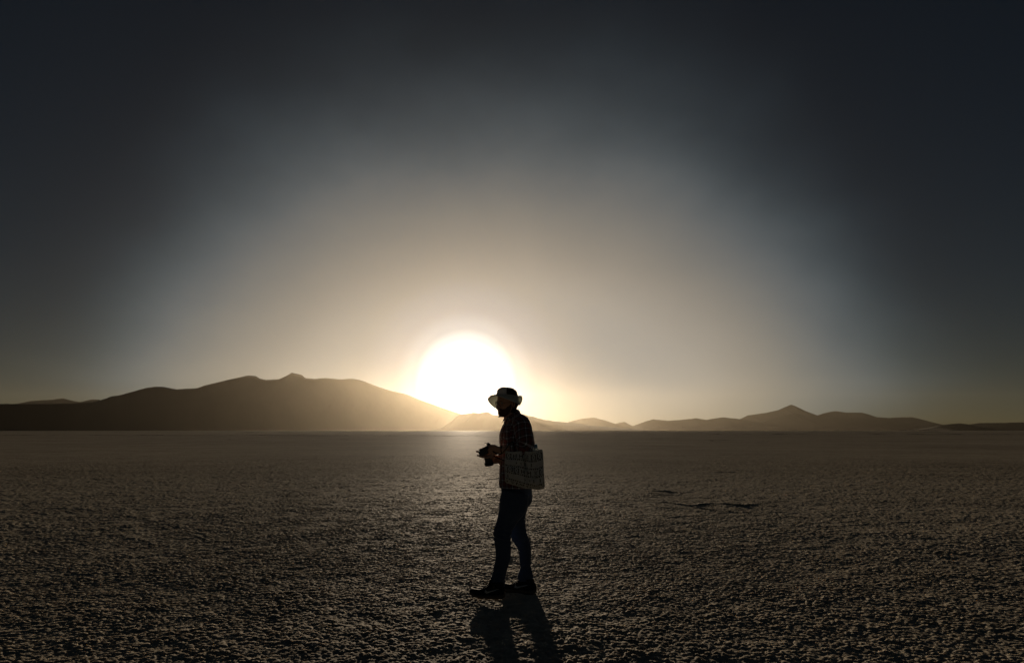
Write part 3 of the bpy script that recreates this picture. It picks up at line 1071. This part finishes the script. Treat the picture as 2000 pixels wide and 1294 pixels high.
cord2 = tube([(Q(980, 812.5, -0.078), 0.0026, 0.0026), (Q(974.5, 807, 0.0), 0.0026, 0.0026), (Q(975, 796, 0.055), 0.0026, 0.0026), (Q(978, 786, 0.08), 0.0026, 0.0026)], 8, 5)
V, Fc, U = join(cord, cord2)
cc = obj('chin_cord', V, Fc, m_webbing, hat)
V, Fc, U = tube([(Q(979, 811.4, -0.086), 0.004, 0.004), (Q(976.5, 812.3, -0.09), 0.0062, 0.0062), (Q(974, 813.4, -0.093), 0.005, 0.005), (Q(972.8, 814.2, -0.094), 0.003, 0.003)], 10, 4)
obj('cord_toggle', V, Fc, m_rubber, hat)

# --- plaid shirt
def wr(amp, fs, seed):
    def f(q, ph, s):
        return amp * mnoise.noise(Vector((q.x * fs, q.y * fs, q.z * fs * 0.7 + seed))) + amp * 0.5 * mnoise.noise(Vector((q.x * fs * 2.3, q.y * fs * 2.3, q.z * fs * 3.1 + seed)))
    return f


TS = [(999, 809, .062, .066), (1001.5, 812, .074, .086), (1006, 817, .084, .135), (1008.5, 824, .101, .172), (1008, 834, .117, .190), (1006.5, 850, .128, .192), (1006, 872, .130, .180), (1006.5, 900, .131, .174), (1007, 925, .139, .178), (1007.5, 944, .142, .182), (1007.5, 951.5, .140, .182)]
V, Fc, U = tube([(Q(a, b), f, l) for a, b, f, l in TS], 64, 7, frame=(TF, TL), caps=False, power=2.25, warp=wr(0.008, 9, 3))
zc, zt = Q(1000, 838).z, Q(1000, 809).z
for q in V:                                        # neckline drops towards the throat
    w_ = max(0.0, (q.z - zc) / (zt - zc))
    f_ = (q - Q(1000, 812)).dot(TF) / 0.065
    q.z -= 0.036 * w_ * max(-0.35, min(1.0, f_))
shirt = obj('shirt', V, Fc, m_plaid, person, uvs=U)
shirt.modifiers.new('thick', 'SOLIDIFY').thickness = 0.003
# sleeves, rolled at the elbow
SLV = [(Q(1012, 818, -0.10), .060, .058), (Q(1018, 827, -0.145), .080, .078), (Q(1021.5, 840, -0.175), .080, .078), (Q(1025, 853, -0.205), .074, .076), (Q(1027.5, 864, -0.225), .068, .074), (Q(1025.5, 871.5, -0.235), .062, .070), (Q(1018, 875, -0.225), .056, .062), (Q(1008.5, 875.5, -0.205), .052, .056), (Q(1003, 875.8, -0.198), .050, .052)]


def wr_elbow(q, ph, s):
    base = wr(0.008, 11, 9)(q, ph, s)
    return base + 0.008 * math.sin(s * 60 + 2 * math.sin(ph)) * max(0, 1 - abs(s - 0.62) / 0.3) * 0.6


V, Fc, U = tube(SLV, 44, 8, ref=(0, 1, 0), caps=False, warp=wr_elbow)
sl = obj('sleeve', V, Fc, m_plaid, shirt, uvs=U)
sl.modifiers.new('thick', 'SOLIDIFY').thickness = 0.003
V, Fc, U = tube([(Q(1010, 875.6, -0.205), .055, .058), (Q(1007, 875.8, -0.202), .060, .062), (Q(1001.5, 876.2, -0.195), .060, .061), (Q(999, 876.4, -0.192), .054, .055), (Q(1001, 876.2, -0.195), .046, .047)], 40, 4, ref=(0, 1, 0), caps=False, warp=wr(0.004, 30, 4))
obj('rolled_cuff', V, Fc, m_plaid, sl, uvs=U)
SRV = [(Q(1001, 818, 0.09), .060, .058), (Q(1002, 829, 0.145), .078, .078), (Q(1004, 845, 0.165), .076, .076), (Q(1005, 862, 0.175), .070, .070), (Q(1004, 882, 0.155), .064, .066), (Q(997, 890, 0.105), .058, .058), (Q(988, 894, 0.05), .052, .050), (Q(980, 897, 0.010), .046, .044)]
V, Fc, U = tube(SRV, 40, 7, ref=(0, 0, 1), caps=False, warp=wr(0.008, 11, 21))
sr = obj('sleeve', V, Fc, m_plaid, shirt, uvs=U)
sr.modifiers.new('thick', 'SOLIDIFY').thickness = 0.003
V, Fc, U = tube([(Q(984, 895.5, 0.03), .050, .050), (Q(982, 896.3, 0.02), .056, .054), (Q(978, 898, 0.0), .055, .052), (Q(976.5, 898.5, -0.006), .048, .045), (Q(978, 898, 0.0), .040, .038)], 32, 4, ref=(0, 0, 1), caps=False, warp=wr(0.004, 30, 14))
obj('rolled_cuff', V, Fc, m_plaid, sr, uvs=U)
# collar: stands round the neck, points open at the throat
cv, cf, cu = [], [], []
NC = 40
for i in range(NC + 1):
    ph = R(22) + (R(338) - R(22)) * i / NC
    fr = (1 + math.cos(ph)) / 2
    c0 = Q(999.5, 809.5) + TF * math.cos(ph) * 0.070 + TL * math.sin(ph) * 0.074
    c0.z += -0.066 * fr + 0.012
    c1 = c0 + Vector((0, 0, 0.036)) - (TF * math.cos(ph) + TL * math.sin(ph)) * 0.012
    tip = max(0, 1 - min(i, NC - i) / 7)
    c2 = c1 + (TF * math.cos(ph) + TL * math.sin(ph)) * (0.026 + 0.008 * tip) + Vector((0, 0, -0.040 - 0.022 * tip))
    for q in (c0, c1, c1 + (TF * math.cos(ph) + TL * math.sin(ph)) * 0.005, c2):
        cv.append(q)
        cu.append((i * 0.011, q.z))
for i in range(NC):
    for k in range(3):
        cf.append((i * 4 + k, (i + 1) * 4 + k, (i + 1) * 4 + k + 1, i * 4 + k + 1))
col_ = obj('collar', cv, cf, m_plaid, shirt, uvs=cu)
col_.modifiers.new('thick', 'SOLIDIFY').thickness = 0.003
# button placket down the front
st_ = []
for a, b_, f, l in TS[3:]:
    c_ = Q(a, b_)
    st_.append((c_ + TF * (f + 0.002) + TL * 0.004, 0.016, 0.004))
V, Fc, U = tube(st_, 12, 5, ref=tuple(TL), caps=True, power=4, warp=wr(0.003, 14, 33))
obj('placket', V, Fc, m_plaid, shirt, uvs=U)
for k in range(6):
    s = 1 + k * 1.15
    i0 = min(int(s), len(st_) - 2)
    c_ = st_[i0][0].lerp(st_[i0 + 1][0], s - i0) + TF * 0.007
    V, Fc, U = ellipsoid(c_, (TF * 0.002, TL * 0.0055, Vector((0, 0, 0.0055))), 12, 6)
    obj('button', V, Fc, m_metal, shirt)


def snap_patch(host, rows, nx, ny, lift):
    """a patch sewn on host: rows of photo pixels (corner quad) cast onto its surface"""
    from mathutils.bvhtree import BVHTree
    bv_ = BVHTree.FromPolygons([v.co + BASE for v in host.data.vertices], [tuple(q.vertices) for q in host.data.polygons])
    V, Fc, U = [], [], []
    o_ = Vector((0, 0, CAM_H))
    (x00, y00), (x10, y10), (x11, y11), (x01, y01) = rows
    for i in range(ny + 1):
        for j in range(nx + 1):
            u, v = j / nx, i / ny
            x = (x00 * (1 - u) + x10 * u) * (1 - v) + (x01 * (1 - u) + x11 * u) * v
            y = (y00 * (1 - u) + y10 * u) * (1 - v) + (y01 * (1 - u) + y11 * u) * v
            d = ray(x, y).normalized()
            hit, nrm, idx, dist_ = bv_.ray_cast(o_, d)
            if hit is None:
                hit, nrm = Q(x, y, -0.1), -d
            if nrm.dot(d) > 0:
                nrm = -nrm
            e = lift if 0 < i < ny and 0 < j < nx else -0.001
            V.append(hit + nrm * e)
            U.append((x * PX, y * PX))
    for i in range(ny):
        for j in range(nx):
            a_ = i * (nx + 1) + j
            Fc.append((a_, a_ + 1, a_ + nx + 2, a_ + nx + 1))
    return V, Fc, U


V, Fc, U = snap_patch(shirt, [(984, 833), (996, 836), (996, 861), (984.5, 859)], 12, 14, 0.004)
obj('pocket', V, Fc, m_plaid, shirt, uvs=U)

# --- jeans
pel = tube([(Q(1008.5, 943), 0.128, 0.155), (Q(1008.5, 955), 0.134, 0.160), (Q(1008.8, 968), 0.138, 0.162), (Q(1008.5, 980), 0.134, 0.152), (Q(1008, 990), 0.10, 0.12)], 32, 5, frame=(TF, TL))
wj = wr(0.006, 13, 41)


def wleg(q, ph, s):
    k = max(0, 1 - abs(s - 0.52) / 0.16) + max(0, (s - 0.80) / 0.2)
    return wj(q, ph, s) + k * 0.006 * math.sin(q.z * 150 + 3 * math.sin(ph + 1))


lL = tube([(Q(a, b_, d), r_ * PX, r_ * PX * (1.06 if b_ < 1000 else 0.98)) for a, b_, d, r_ in LLEG], 28, 7, ref=(1, 0, 0.2), warp=wleg)
lR = tube([(Q(a, b_, d), r_ * PX, r_ * PX) for a, b_, d, r_ in RLEG], 28, 7, ref=(1, 0, 0.2), warp=wleg)
V, Fc, U = join(pel, lL, lR)
jeans = remesh('jeans', V, Fc, m_denim, person, 0.0065, 2, 0.4)
V, Fc, U = tube([(Q(1026.8, 1108, 0.11), .050, .050), (Q(1026.4, 1115, 0.11), .057, .056), (Q(1026.3, 1119, 0.11), .066, .062), (Q(1026.3, 1126, 0.11), .068, .064), (Q(1026.5, 1132, 0.11), .066, .064)], 26, 4, ref=(1, 0, 0), warp=wr(0.005, 22, 8), caps=False)
t_ = obj('turned_hem', V, Fc, m_denim, jeans)
t_.modifiers.new('thick', 'SOLIDIFY').thickness = 0.004
V, Fc, U = tube([(Q(973.2, 1128, -0.10), .064, .061), (Q(971.5, 1135, -0.10), .0665, .063), (Q(970.5, 1142.5, -0.10), .066, .063)], 26, 4, ref=(1, 0, 0), warp=wr(0.006, 22, 18), caps=False)
t_ = obj('hem', V, Fc, m_denim, jeans)
t_.modifiers.new('thick', 'SOLIDIFY').thickness = 0.004
# rear pocket and side seam of the near leg
V, Fc, U = snap_patch(jeans, [(1013, 979), (1031, 980), (1018, 1002), (1008, 1001)], 12, 12, 0.005)
obj('rear_pocket', V, Fc, m_denim, jeans)
# belt
V, Fc, U = tube([(Q(1008.5, 945.0), 0.134, 0.161), (Q(1008.5, 948), 0.136, 0.163), (Q(1008.5, 951), 0.136, 0.163)], 32, 3, frame=(TF, TL), caps=False)
obj('belt', V, Fc, m_webbing, jeans)


# --- sneakers
def sneaker(heel, toe, lift):
    ax = (toe - heel); L = ax.length; ax.normalize()
    lat = Vector((0, 0, 1)).cross(ax)               # outer side, towards the viewer
    if lat.y > 0:
        lat = -lat

    def spring(s):
        return 0.030 * max(0, (s - 0.62) / 0.38) ** 2 + 0.014 * max(0, (0.06 - s) / 0.06)

    prof = np.array([(0, .018, .070), (.04, .031, .092), (.10, .037, .100), (.22, .040, .098), (.34, .041, .112), (.42, .042, .108), (.50, .044, .090), (.62, .048, .072), (.74, .050, .060), (.86, .045, .052), (.94, .033, .045), (.985, .015, .036), (1.0, .004, .030)])
    pi_ = catmull(prof, 4)
    V, Fc = [], []
    SGS = 28
    for s, w, h in pi_:
        c_ = heel + ax * (s * L)
        b0 = 0.022 + spring(s) + lift
        for k in range(SGS):
            ph = 2 * math.pi * k / SGS
            c, sn = math.cos(ph), math.sin(ph)
            y = math.copysign(abs(c) ** 0.8, c) * w
            top = max(h + spring(s) + lift, b0 + 0.006)
            mid = (top + b0) / 2
            z = mid + math.copysign(abs(sn) ** 0.9, sn) * (top - b0) / 2
            if sn > 0:
                y *= 1 - 0.35 * sn * sn
            V.append(c_ + lat * y + Vector((0, 0, z)))
    for i in range(len(pi_) - 1):
        for k in range(SGS):
            k2 = (k + 1) % SGS
            Fc.append((i * SGS + k, i * SGS + k2, (i + 1) * SGS + k2, (i + 1) * SGS + k))
    Fc.append(tuple(range(SGS)))
    Fc.append(tuple((len(pi_) - 1) * SGS + k for k in range(SGS)))
    up = obj('sneaker', V, Fc, m_shoe, person)
    # sole
    V, Fc = [], []
    for s, w, h in pi_:
        c_ = heel + ax * ((s * 1.018 - 0.012) * L)
        sg = spring(s) + lift
        ww = w + 0.005 * min(1, s * 30, (1 - s) * 30 + 0.3)
        tk = 0.034 - 0.012 * s
        for y, z in ((-ww * 0.92, sg), (ww * 0.92, sg), (ww, sg + 0.006), (ww * 1.02, sg + tk * 0.6), (ww * 0.97, sg + tk), (-ww * 0.97, sg + tk), (-ww * 1.02, sg + tk * 0.6), (-ww, sg + 0.006)):
            V.append(c_ + lat * y + Vector((0, 0, z)))
    n = len(pi_)
    for i in range(n - 1):
        for k in range(8):
            k2 = (k + 1) % 8
            Fc.append((i * 8 + k, i * 8 + k2, (i + 1) * 8 + k2, (i + 1) * 8 + k))
    Fc.append(tuple(range(8)))
    Fc.append(tuple((n - 1) * 8 + k for k in range(8)))
    obj('sole', V, Fc, m_sole, up)
    # side emblem: a fat check mark sweeping to a thin tail
    lo = [(0.50, .078), (0.525, .062), (0.515, .048), (0.475, .041), (0.42, .046), (0.34, .056), (0.24, .067), (0.115, .082)]
    hi = [(0.50, .078), (0.497, .071), (0.480, .064), (0.455, .060), (0.405, .062), (0.33, .068), (0.24, .075), (0.115, .082)]
    lo, hi = catmull(lo, 4), catmull(hi, 4)

    def side(s, z):
        w = np.interp(s, pi_[:, 0], pi_[:, 1]); h = np.interp(s, pi_[:, 0], pi_[:, 2])
        b0 = 0.022 + spring(s)
        mid, half = (h + b0) / 2, (h - b0) / 2
        sn = max(-1, min(1, (z - mid) / half))
        y = (max(0, 1 - sn * sn) ** 0.5) ** 0.8 * w
        if sn > 0:
            y *= 1 - 0.35 * sn * sn
        return heel + ax * (s * L) + lat * (y + 0.003) + Vector((0, 0, z + lift))
    V, Fc = [], []
    for a, b_ in zip(lo, hi):
        V += [side(*a), side(*((a + b_) / 2)) + lat * 0.001, side(*b_)]
    for i in range(len(lo) - 1):
        for k in range(2):
            Fc.append((i * 3 + k, (i + 1) * 3 + k, (i + 1) * 3 + k + 1, i * 3 + k + 1))
    obj('side_emblem', V, Fc, m_logo, up)
    # tongue, collar and laces
    V, Fc, U = tube([(heel + ax * L * 0.20 + Vector((0, 0, .075 + lift)), .048, .036), (heel + ax * L * 0.20 + Vector((0, 0, .105 + lift)), .054, .038), (heel + ax * L * 0.21 + Vector((0, 0, .125 + lift)), .055, .039)], 24, 4, frame=(ax, lat))
    obj('ankle_collar', V, Fc, m_shoe, up)
    V, Fc, U = tube([(heel + ax * L * 0.46 + Vector((0, 0, .088 + lift)), .024, .008), (heel + ax * L * 0.42 + Vector((0, 0, .118 + lift)), .026, .007), (heel + ax * L * 0.405 + Vector((0, 0, .148 + lift)), .022, .006)], 14, 4, ref=tuple(lat))
    obj('tongue', V, Fc, m_shoe, up)
    lp = []
    for k in range(5):
        s = 0.46 + k * 0.045
        h = np.interp(s, pi_[:, 0], pi_[:, 2]) + spring(s) + lift
        w = 0.030
        c_ = heel + ax * (s * L)
        lp.append(tube([(c_ - lat * w + Vector((0, 0, h - 0.012)), .003, .003), (c_ + ax * 0.006 + Vector((0, 0, h + 0.004)), .003, .003), (c_ + lat * w + Vector((0, 0, h - 0.012)), .003, .003)], 6, 3))
    c_ = heel + ax * (0.45 * L) + Vector((0, 0, .108 + lift))
    for sgn in (1, -1):
        lp.append(tube([(c_, .0025, .0025), (c_ + ax * 0.030 + lat * 0.02 * sgn + Vector((0, 0, 0.018)), .0025, .0025), (c_ + ax * 0.045 + lat * 0.01 * sgn + Vector((0, 0, 0.0)), .0025, .0025), (c_ + ax * 0.02, .0025, .0025)], 6, 4))
    V, Fc, U = join(*lp)
    obj('laces', V, Fc, m_webbing, up)
    return up


gh, gt = ground_at(985, 1171), ground_at(917.5, 1167.5)      # this foot is just leaving the crust
sneaker(gh, gt, 0.014)
gh, gt = ground_at(1046, 1158.5), ground_at(977, 1151)
sneaker(gh, gt, -0.004)

# ================================================================ THINGS HE CARRIES
# --- camera in his hands, screen up and lens towards the ground
cc_ = Q(946.5, 880.6, -0.112)
TA = R(24)
d1 = Vector((math.cos(TA), 0, math.sin(TA)))          # long axis, rising to the right
d2 = Vector((-math.sin(TA), 0, math.cos(TA)))         # away from the lens
d3 = Vector((0, 1, 0))
pcam = thing('handheld_camera', 'black camera held low in both hands, lens pointing at the ground', 'camera', cc_)
set_base(cc_)
V, Fc, U = box(cc_, (d1 * 0.054, d3 * 0.038, d2 * 0.031), 0.45)
cb = obj('camera_body', V, Fc, m_black, pcam, smooth=False)
V, Fc, U = box(cc_ + d2 * 0.032 - d1 * 0.012, (d1 * 0.033, d3 * 0.024, d2 * 0.003), 0.5)
obj('screen', V, Fc, m_glass, cb, smooth=False)
V, Fc, U = box(cc_ + d1 * 0.036 - d3 * 0.03, (d1 * 0.014, d3 * 0.014, d2 * 0.026), 0.5)
obj('grip', V, Fc, m_rubber, cb, smooth=False)
V, Fc, U = tube([(Q(956.5, 872, -0.10), .019, .013), (Q(954.5, 868.5, -0.10), .017, .012), (Q(952.5, 866, -0.10), .013, .009), (Q(951.5, 865, -0.10), .010, .006)], 16, 4, ref=(1, 0, -0.4), power=3)
vf = obj('viewfinder', V, Fc, m_black, pcam)
V, Fc, U = box(Q(949, 864.8, -0.10), ((d1 * 0.9 - d2 * 0.5).normalized() * 0.013, d3 * 0.012, (d2 * 0.9 + d1 * 0.5).normalized() * 0.0022), 0.4)
obj('eyecup', V, Fc, m_rubber, vf, smooth=False)
for dx_, rr_ in ((-0.030, 0.008), (0.030, 0.010)):
    V, Fc, U = tube([(cc_ + d1 * dx_ + d3 * 0.018 + d2 * 0.028, rr_, rr_), (cc_ + d1 * dx_ + d3 * 0.018 + d2 * 0.036, rr_, rr_)], 14, 2, ref=tuple(d1))
    obj('dial', V, Fc, m_metal, pcam)
la, lb_ = Q(952.5, 889, -0.105), Q(956, 909, -0.10)
ld = (lb_ - la).normalized()
lens_st = [(la, .030), (la + ld * 0.012, .033), (la + ld * 0.030, .036), (la + ld * 0.033, .034), (la + ld * 0.055, .034), (la + ld * 0.058, .037), (la + ld * 0.086, .038), (la + ld * 0.090, .036)]
V, Fc, U = tube([(p, r_, r_) for p, r_ in lens_st], 28, 2, ref=(1, 0, 0))
ln = obj('lens_barrel', V, Fc, m_black, pcam)
V, Fc, U = tube([(la + ld * 0.0885, .030, .030), (la + ld * 0.0915, .029, .029)], 24, 1, ref=(1, 0, 0))
obj('front_glass', V, Fc, m_glass, ln)
V, Fc, U = tube([(la + ld * 0.062, .0395, .0395), (la + ld * 0.066, .0405, .0405), (la + ld * 0.078, .0405, .0405), (la + ld * 0.082, .0395, .0395)], 28, 2, ref=(1, 0, 0))
obj('focus_ring', V, Fc, m_rubber, ln)
sp_ = [(958, 877, -0.15), (968, 884, -0.182), (978, 886, -0.195), (983.5, 881.5, -0.21), (989.5, 874, -0.222), (996, 865, -0.235), (1001, 863, -0.262), (1004, 871, -0.275), (1004.5, 884, -0.272), (1001.5, 893, -0.262), (995.5, 898.5, -0.25), (988, 899.5, -0.225), (979, 896.5, -0.17), (968, 891.5, -0.14), (961, 888, -0.12)]
V, Fc, U = tube([(Q(*p), 0.0055, 0.0018) for p in sp_], 10, 5, ref=(0.2, 0.2, 0.9))
obj('strap', V, Fc, m_webbing, pcam)
wb = [Q(979.5, 878, -0.157) + Vector((0.0, math.sin(a) * 0.028, math.cos(a) * 0.033)) for a in np.linspace(0, 2 * math.pi, 25)]
set_base(BASE_PT)
V, Fc, U = tube([(p, 0.0085, 0.003) for p in wb], 8, 1, caps=False, ref=(1, 0, 0))
obj('wristband', V, Fc, m_webbing, person)

# --- tote bag on his left hip
BAGY = -0.30
# front sheet corners in photo pixels (u 0..1 left to right, v 0..1 top to bottom)
NU, NV = 84, 84


def bag_front(u, v):
    x_top = 988.5 + (1057.7 - 988.5) * u
    x_bot = 987 + (1062.8 - 987) * u
    x = x_top + (x_bot - x_top) * v + (3.2 * math.sin(v * 3.1 + 0.3) * (u - 0.5)) + 0.7 * math.sin(v * 7 + 1) * u
    y_top = 881.5 - 2.4 * u + 2.6 * math.sin(math.pi * u) + 0.8 * math.sin(u * 11)
    y_bot = np.interp(u, [0, .03, .27, .54, .82, .96, 1.0], [938.5, 941.5, 947.3, 952.4, 955.0, 953.2, 949.0])
    y = y_top + (y_bot - y_top) * v
    # belly and the fold running down the middle
    d = BAGY + 0.075 * (abs(2 * u - 1) ** 2.2) - 0.012 * math.sin(math.pi * v)
    fold = math.exp(-((u - 0.53 + 0.10 * (v - 0.5) * -1) / 0.045) ** 2) * (1 - v) ** 0.6
    d += 0.045 * fold + 0.010 * math.sin(u * 9 + v * 4) * (1 - v) * v * 2
    d += 0.020 * mnoise.noise(Vector((u * 3.1 + v, v * 3.4 - u * 1.5, 3))) + 0.008 * mnoise.noise(Vector((u * 8 + v * 3, v * 6, 7)))
    if v > 0.86:
        d += 0.05 * ((v - 0.86) / 0.14) ** 2
    return Q(x, y, d)


def motif(u, v):
    """rows of dashes, nested boxes and stepped blocks printed on the canvas; True where it is black"""
    v = v + 0.028 * math.sin(u * 5.0 + 0.6) + (0.045 * (u - 0.55) if u > 0.55 else 0.0)
    band = v * 4.6
    row = int(math.floor(band)); f = band - row
    x = u * 84
    if f < 0.17:
        return (x + row * 1.7) % 4.6 < 2.7 and 0.02 < f
    if f < 0.24:
        return False
    if f > 0.95:
        return x % 9 < 7.0
    g_ = (f - 0.28) / 0.62
    if g_ < 0 or g_ > 1:
        return False
    cell = (x + 5 * row) % 14.0
    ci = int((x + 5 * row) // 14.0)
    m_ = abs(cell - 7.0)
    hsh = (ci * 7 + row * 13) % 5
    if row % 2 == 0:
        if hsh in (0, 3):                          # nested boxes
            return (3.8 < m_ < 5.6) or (m_ < 5.6 and (g_ < 0.18 or g_ > 0.82) and m_ > 1.6) or (m_ < 1.3 and 0.35 < g_ < 0.68)
        if hsh == 1:                               # stepped block
            return m_ < 1.2 + 4.2 * abs(g_ - 0.5) * 2 and 0.12 < abs(g_ - 0.5) * 2 < 0.9 and int(g_ * 7) % 2 == 0
        return (2.4 < m_ < 4.4 and 0.1 < g_ < 0.95) or (m_ < 3.8 and 0.42 < g_ < 0.58)
    if hsh in (1, 4):
        return (m_ < 1.1 and 0.15 < g_ < 0.85)
    if hsh == 2:
        return (4.6 < m_ < 5.6 and 0.2 < g_ < 0.9) or (0.45 < g_ < 0.55 and 2.5 < m_ < 5)
    return False


bag_base = Q(1025, 952, BAGY + 0.05)
bag_base.z = 0.0 + bag_base.z
bag = thing('tote_bag', 'grey canvas tote bag with black tribal print hanging at his hip', 'bag', bag_base)
set_base(bag_base)
V, Fc, mi = [], [], []
for i in range(NV + 1):
    for j in range(NU + 1):
        V.append(bag_front(j / NU, i / NV))
nf = len(V)
for i in range(NV):
    for j in range(NU):
        a = i * (NU + 1) + j
        Fc.append((a, a + 1, a + NU + 2, a + NU + 1))
        mi.append(1 if motif((j + .5) / NU, (i + .5) / NV) and 0.03 < i / NV < 0.965 else 0)
pf = obj('front_panel', V, Fc, m_bag, bag, mats=[m_bag, m_bagdark], midx=mi, recalc=False)


def bag_back(u, v):
    p = bag_front(u, v)
    e = min(1, min(u, 1 - u) * 9) ** 0.5
    p = p + Vector((0, (0.085 - 0.075 * abs(2 * u - 1) ** 2.2) * min(1, e + 0.15) * (0.6 + 0.4 * math.sin(math.pi * min(v * 0.6 + 0.35, 1))) + 0.012, 0))
    return p


V2 = []
n2_ = 24
for i in range(n2_ + 1):
    for j in range(n2_ + 1):
        V2.append(bag_back(j / n2_, i / n2_))
F2 = [(i * (n2_ + 1) + j, i * (n2_ + 1) + j + 1, (i + 1) * (n2_ + 1) + j + 1, (i + 1) * (n2_ + 1) + j) for i in range(n2_) for j in range(n2_)]
obj('back_panel', V2, F2, m_bag, bag, recalc=False)
# gusset joining the two panels along the sides and the bottom
path = [(0, k / 30) for k in range(31)] + [(k / 30, 1) for k in range(1, 31)] + [(1, 1 - k / 30) for k in range(1, 31)]
V = []
for u, v in path:
    a, b_ = bag_front(u, v), bag_back(u, v)
    V += [a, a.lerp(b_, 0.5) + Vector((0.004 * (1 if u > .5 else -1), 0, -0.006 if v == 1 else 0)), b_]
Fc = [(i * 3 + k, (i + 1) * 3 + k, (i + 1) * 3 + k + 1, i * 3 + k + 1) for i in range(len(path) - 1) for k in range(2)]
obj('gusset', V, Fc, m_bag, bag)
seam = [bag_front(u, v) + Vector((0, -0.001, 0)) for u, v in path]
V, Fc, U = tube([(p, .0032, .0032) for p in seam[::2]], 7, 1, ref=(0, 1, 0.01))
obj('seam', V, Fc, m_bag, bag)
top = [bag_front(k / 24, 0.0) for k in range(25)]
V, Fc, U = tube([(p, .0075, .0028) for p in top], 8, 1, ref=(0, 0, 1))
obj('top_hem', V, Fc, m_bag, bag)
for u0, u1, dd in ((0.24, 0.76, 0.0), (0.30, 0.82, 0.055)):
    a, b_ = bag_front(u0, 0.06), bag_front(u1, 0.06)
    a.y += dd; b_.y += dd
    sh = Q(1009.5, 811.0, -0.092 + dd * 0.4)
    stp = [(a, .014, .002), (a.lerp(sh, 0.25) + Vector((-0.004, 0.07, 0)), .013, .002), (Q(1006, 838, -0.118 + dd * .3), .013, .002), (Q(1005.5, 818, -0.118 + dd * .3), .013, .002), (sh, .013, .002),
           (Q(1016, 817, -0.095 + dd * .3), .013, .002), (Q(1021, 840, -0.10 + dd * .3), .013, .002), (b_.lerp(sh, 0.2) + Vector((0, 0.06, 0)), .013, .002), (b_, .014, .002)]
    V, Fc, U = tube(stp, 8, 6, ref=(1, 0.1, 0.1))
    obj('strap', V, Fc, m_bag, bag)

# --- water bottle standing in the bag
m_cap = simple('blue_plastic_cap', (0.03, 0.16, 0.30), 0.4, 0.5, scale=50, bump=0.0)
m_pet, N, out = mat('clear_bottle_plastic')
b = principled(N, out, (0.75, 0.86, 0.86), 0.12, 0.5)
b.inputs['Transmission Weight'].default_value = 0.75
b.inputs['IOR'].default_value = 1.2
ba, bb = Q(1047.8, 884, -0.232), Q(1045.3, 867.2, -0.235)
bd = (bb - ba).normalized()
bl = (bb - ba).length
low = ba - bd * 0.12
bot = thing('water_bottle', 'clear water bottle with blue cap poking out of the tote bag', 'bottle', low)
set_base(low)
V, Fc, U = tube([(low, .026, .026), (low + bd * 0.01, .030, .030), (low + bd * 0.10, .030, .030), (ba + bd * 0.012, .029, .029), (ba + bd * (bl - 0.042), .022, .022), (ba + bd * (bl - 0.032), .0135, .0135), (ba + bd * (bl - 0.020), .0130, .0130)], 24, 4, ref=(1, 0, 0))
obj('bottle_body', V, Fc, m_pet, bot)
V, Fc, U = tube([(ba + bd * (bl - 0.030), .0168, .0168), (ba + bd * (bl - 0.028), .0178, .0178), (ba + bd * (bl - 0.024), .0178, .0178)], 24, 2, ref=(1, 0, 0))
obj('neck_ring', V, Fc, m_cap, bot)
V, Fc, U = tube([(ba + bd * (bl - 0.023), .0160, .0160), (ba + bd * (bl - 0.004), .0160, .0160), (ba + bd * bl, .0145, .0145)], 24, 3, ref=(1, 0, 0), warp=lambda q, ph, s: 0.0006 * math.cos(ph * 24))
obj('cap', V, Fc, m_cap, bot)
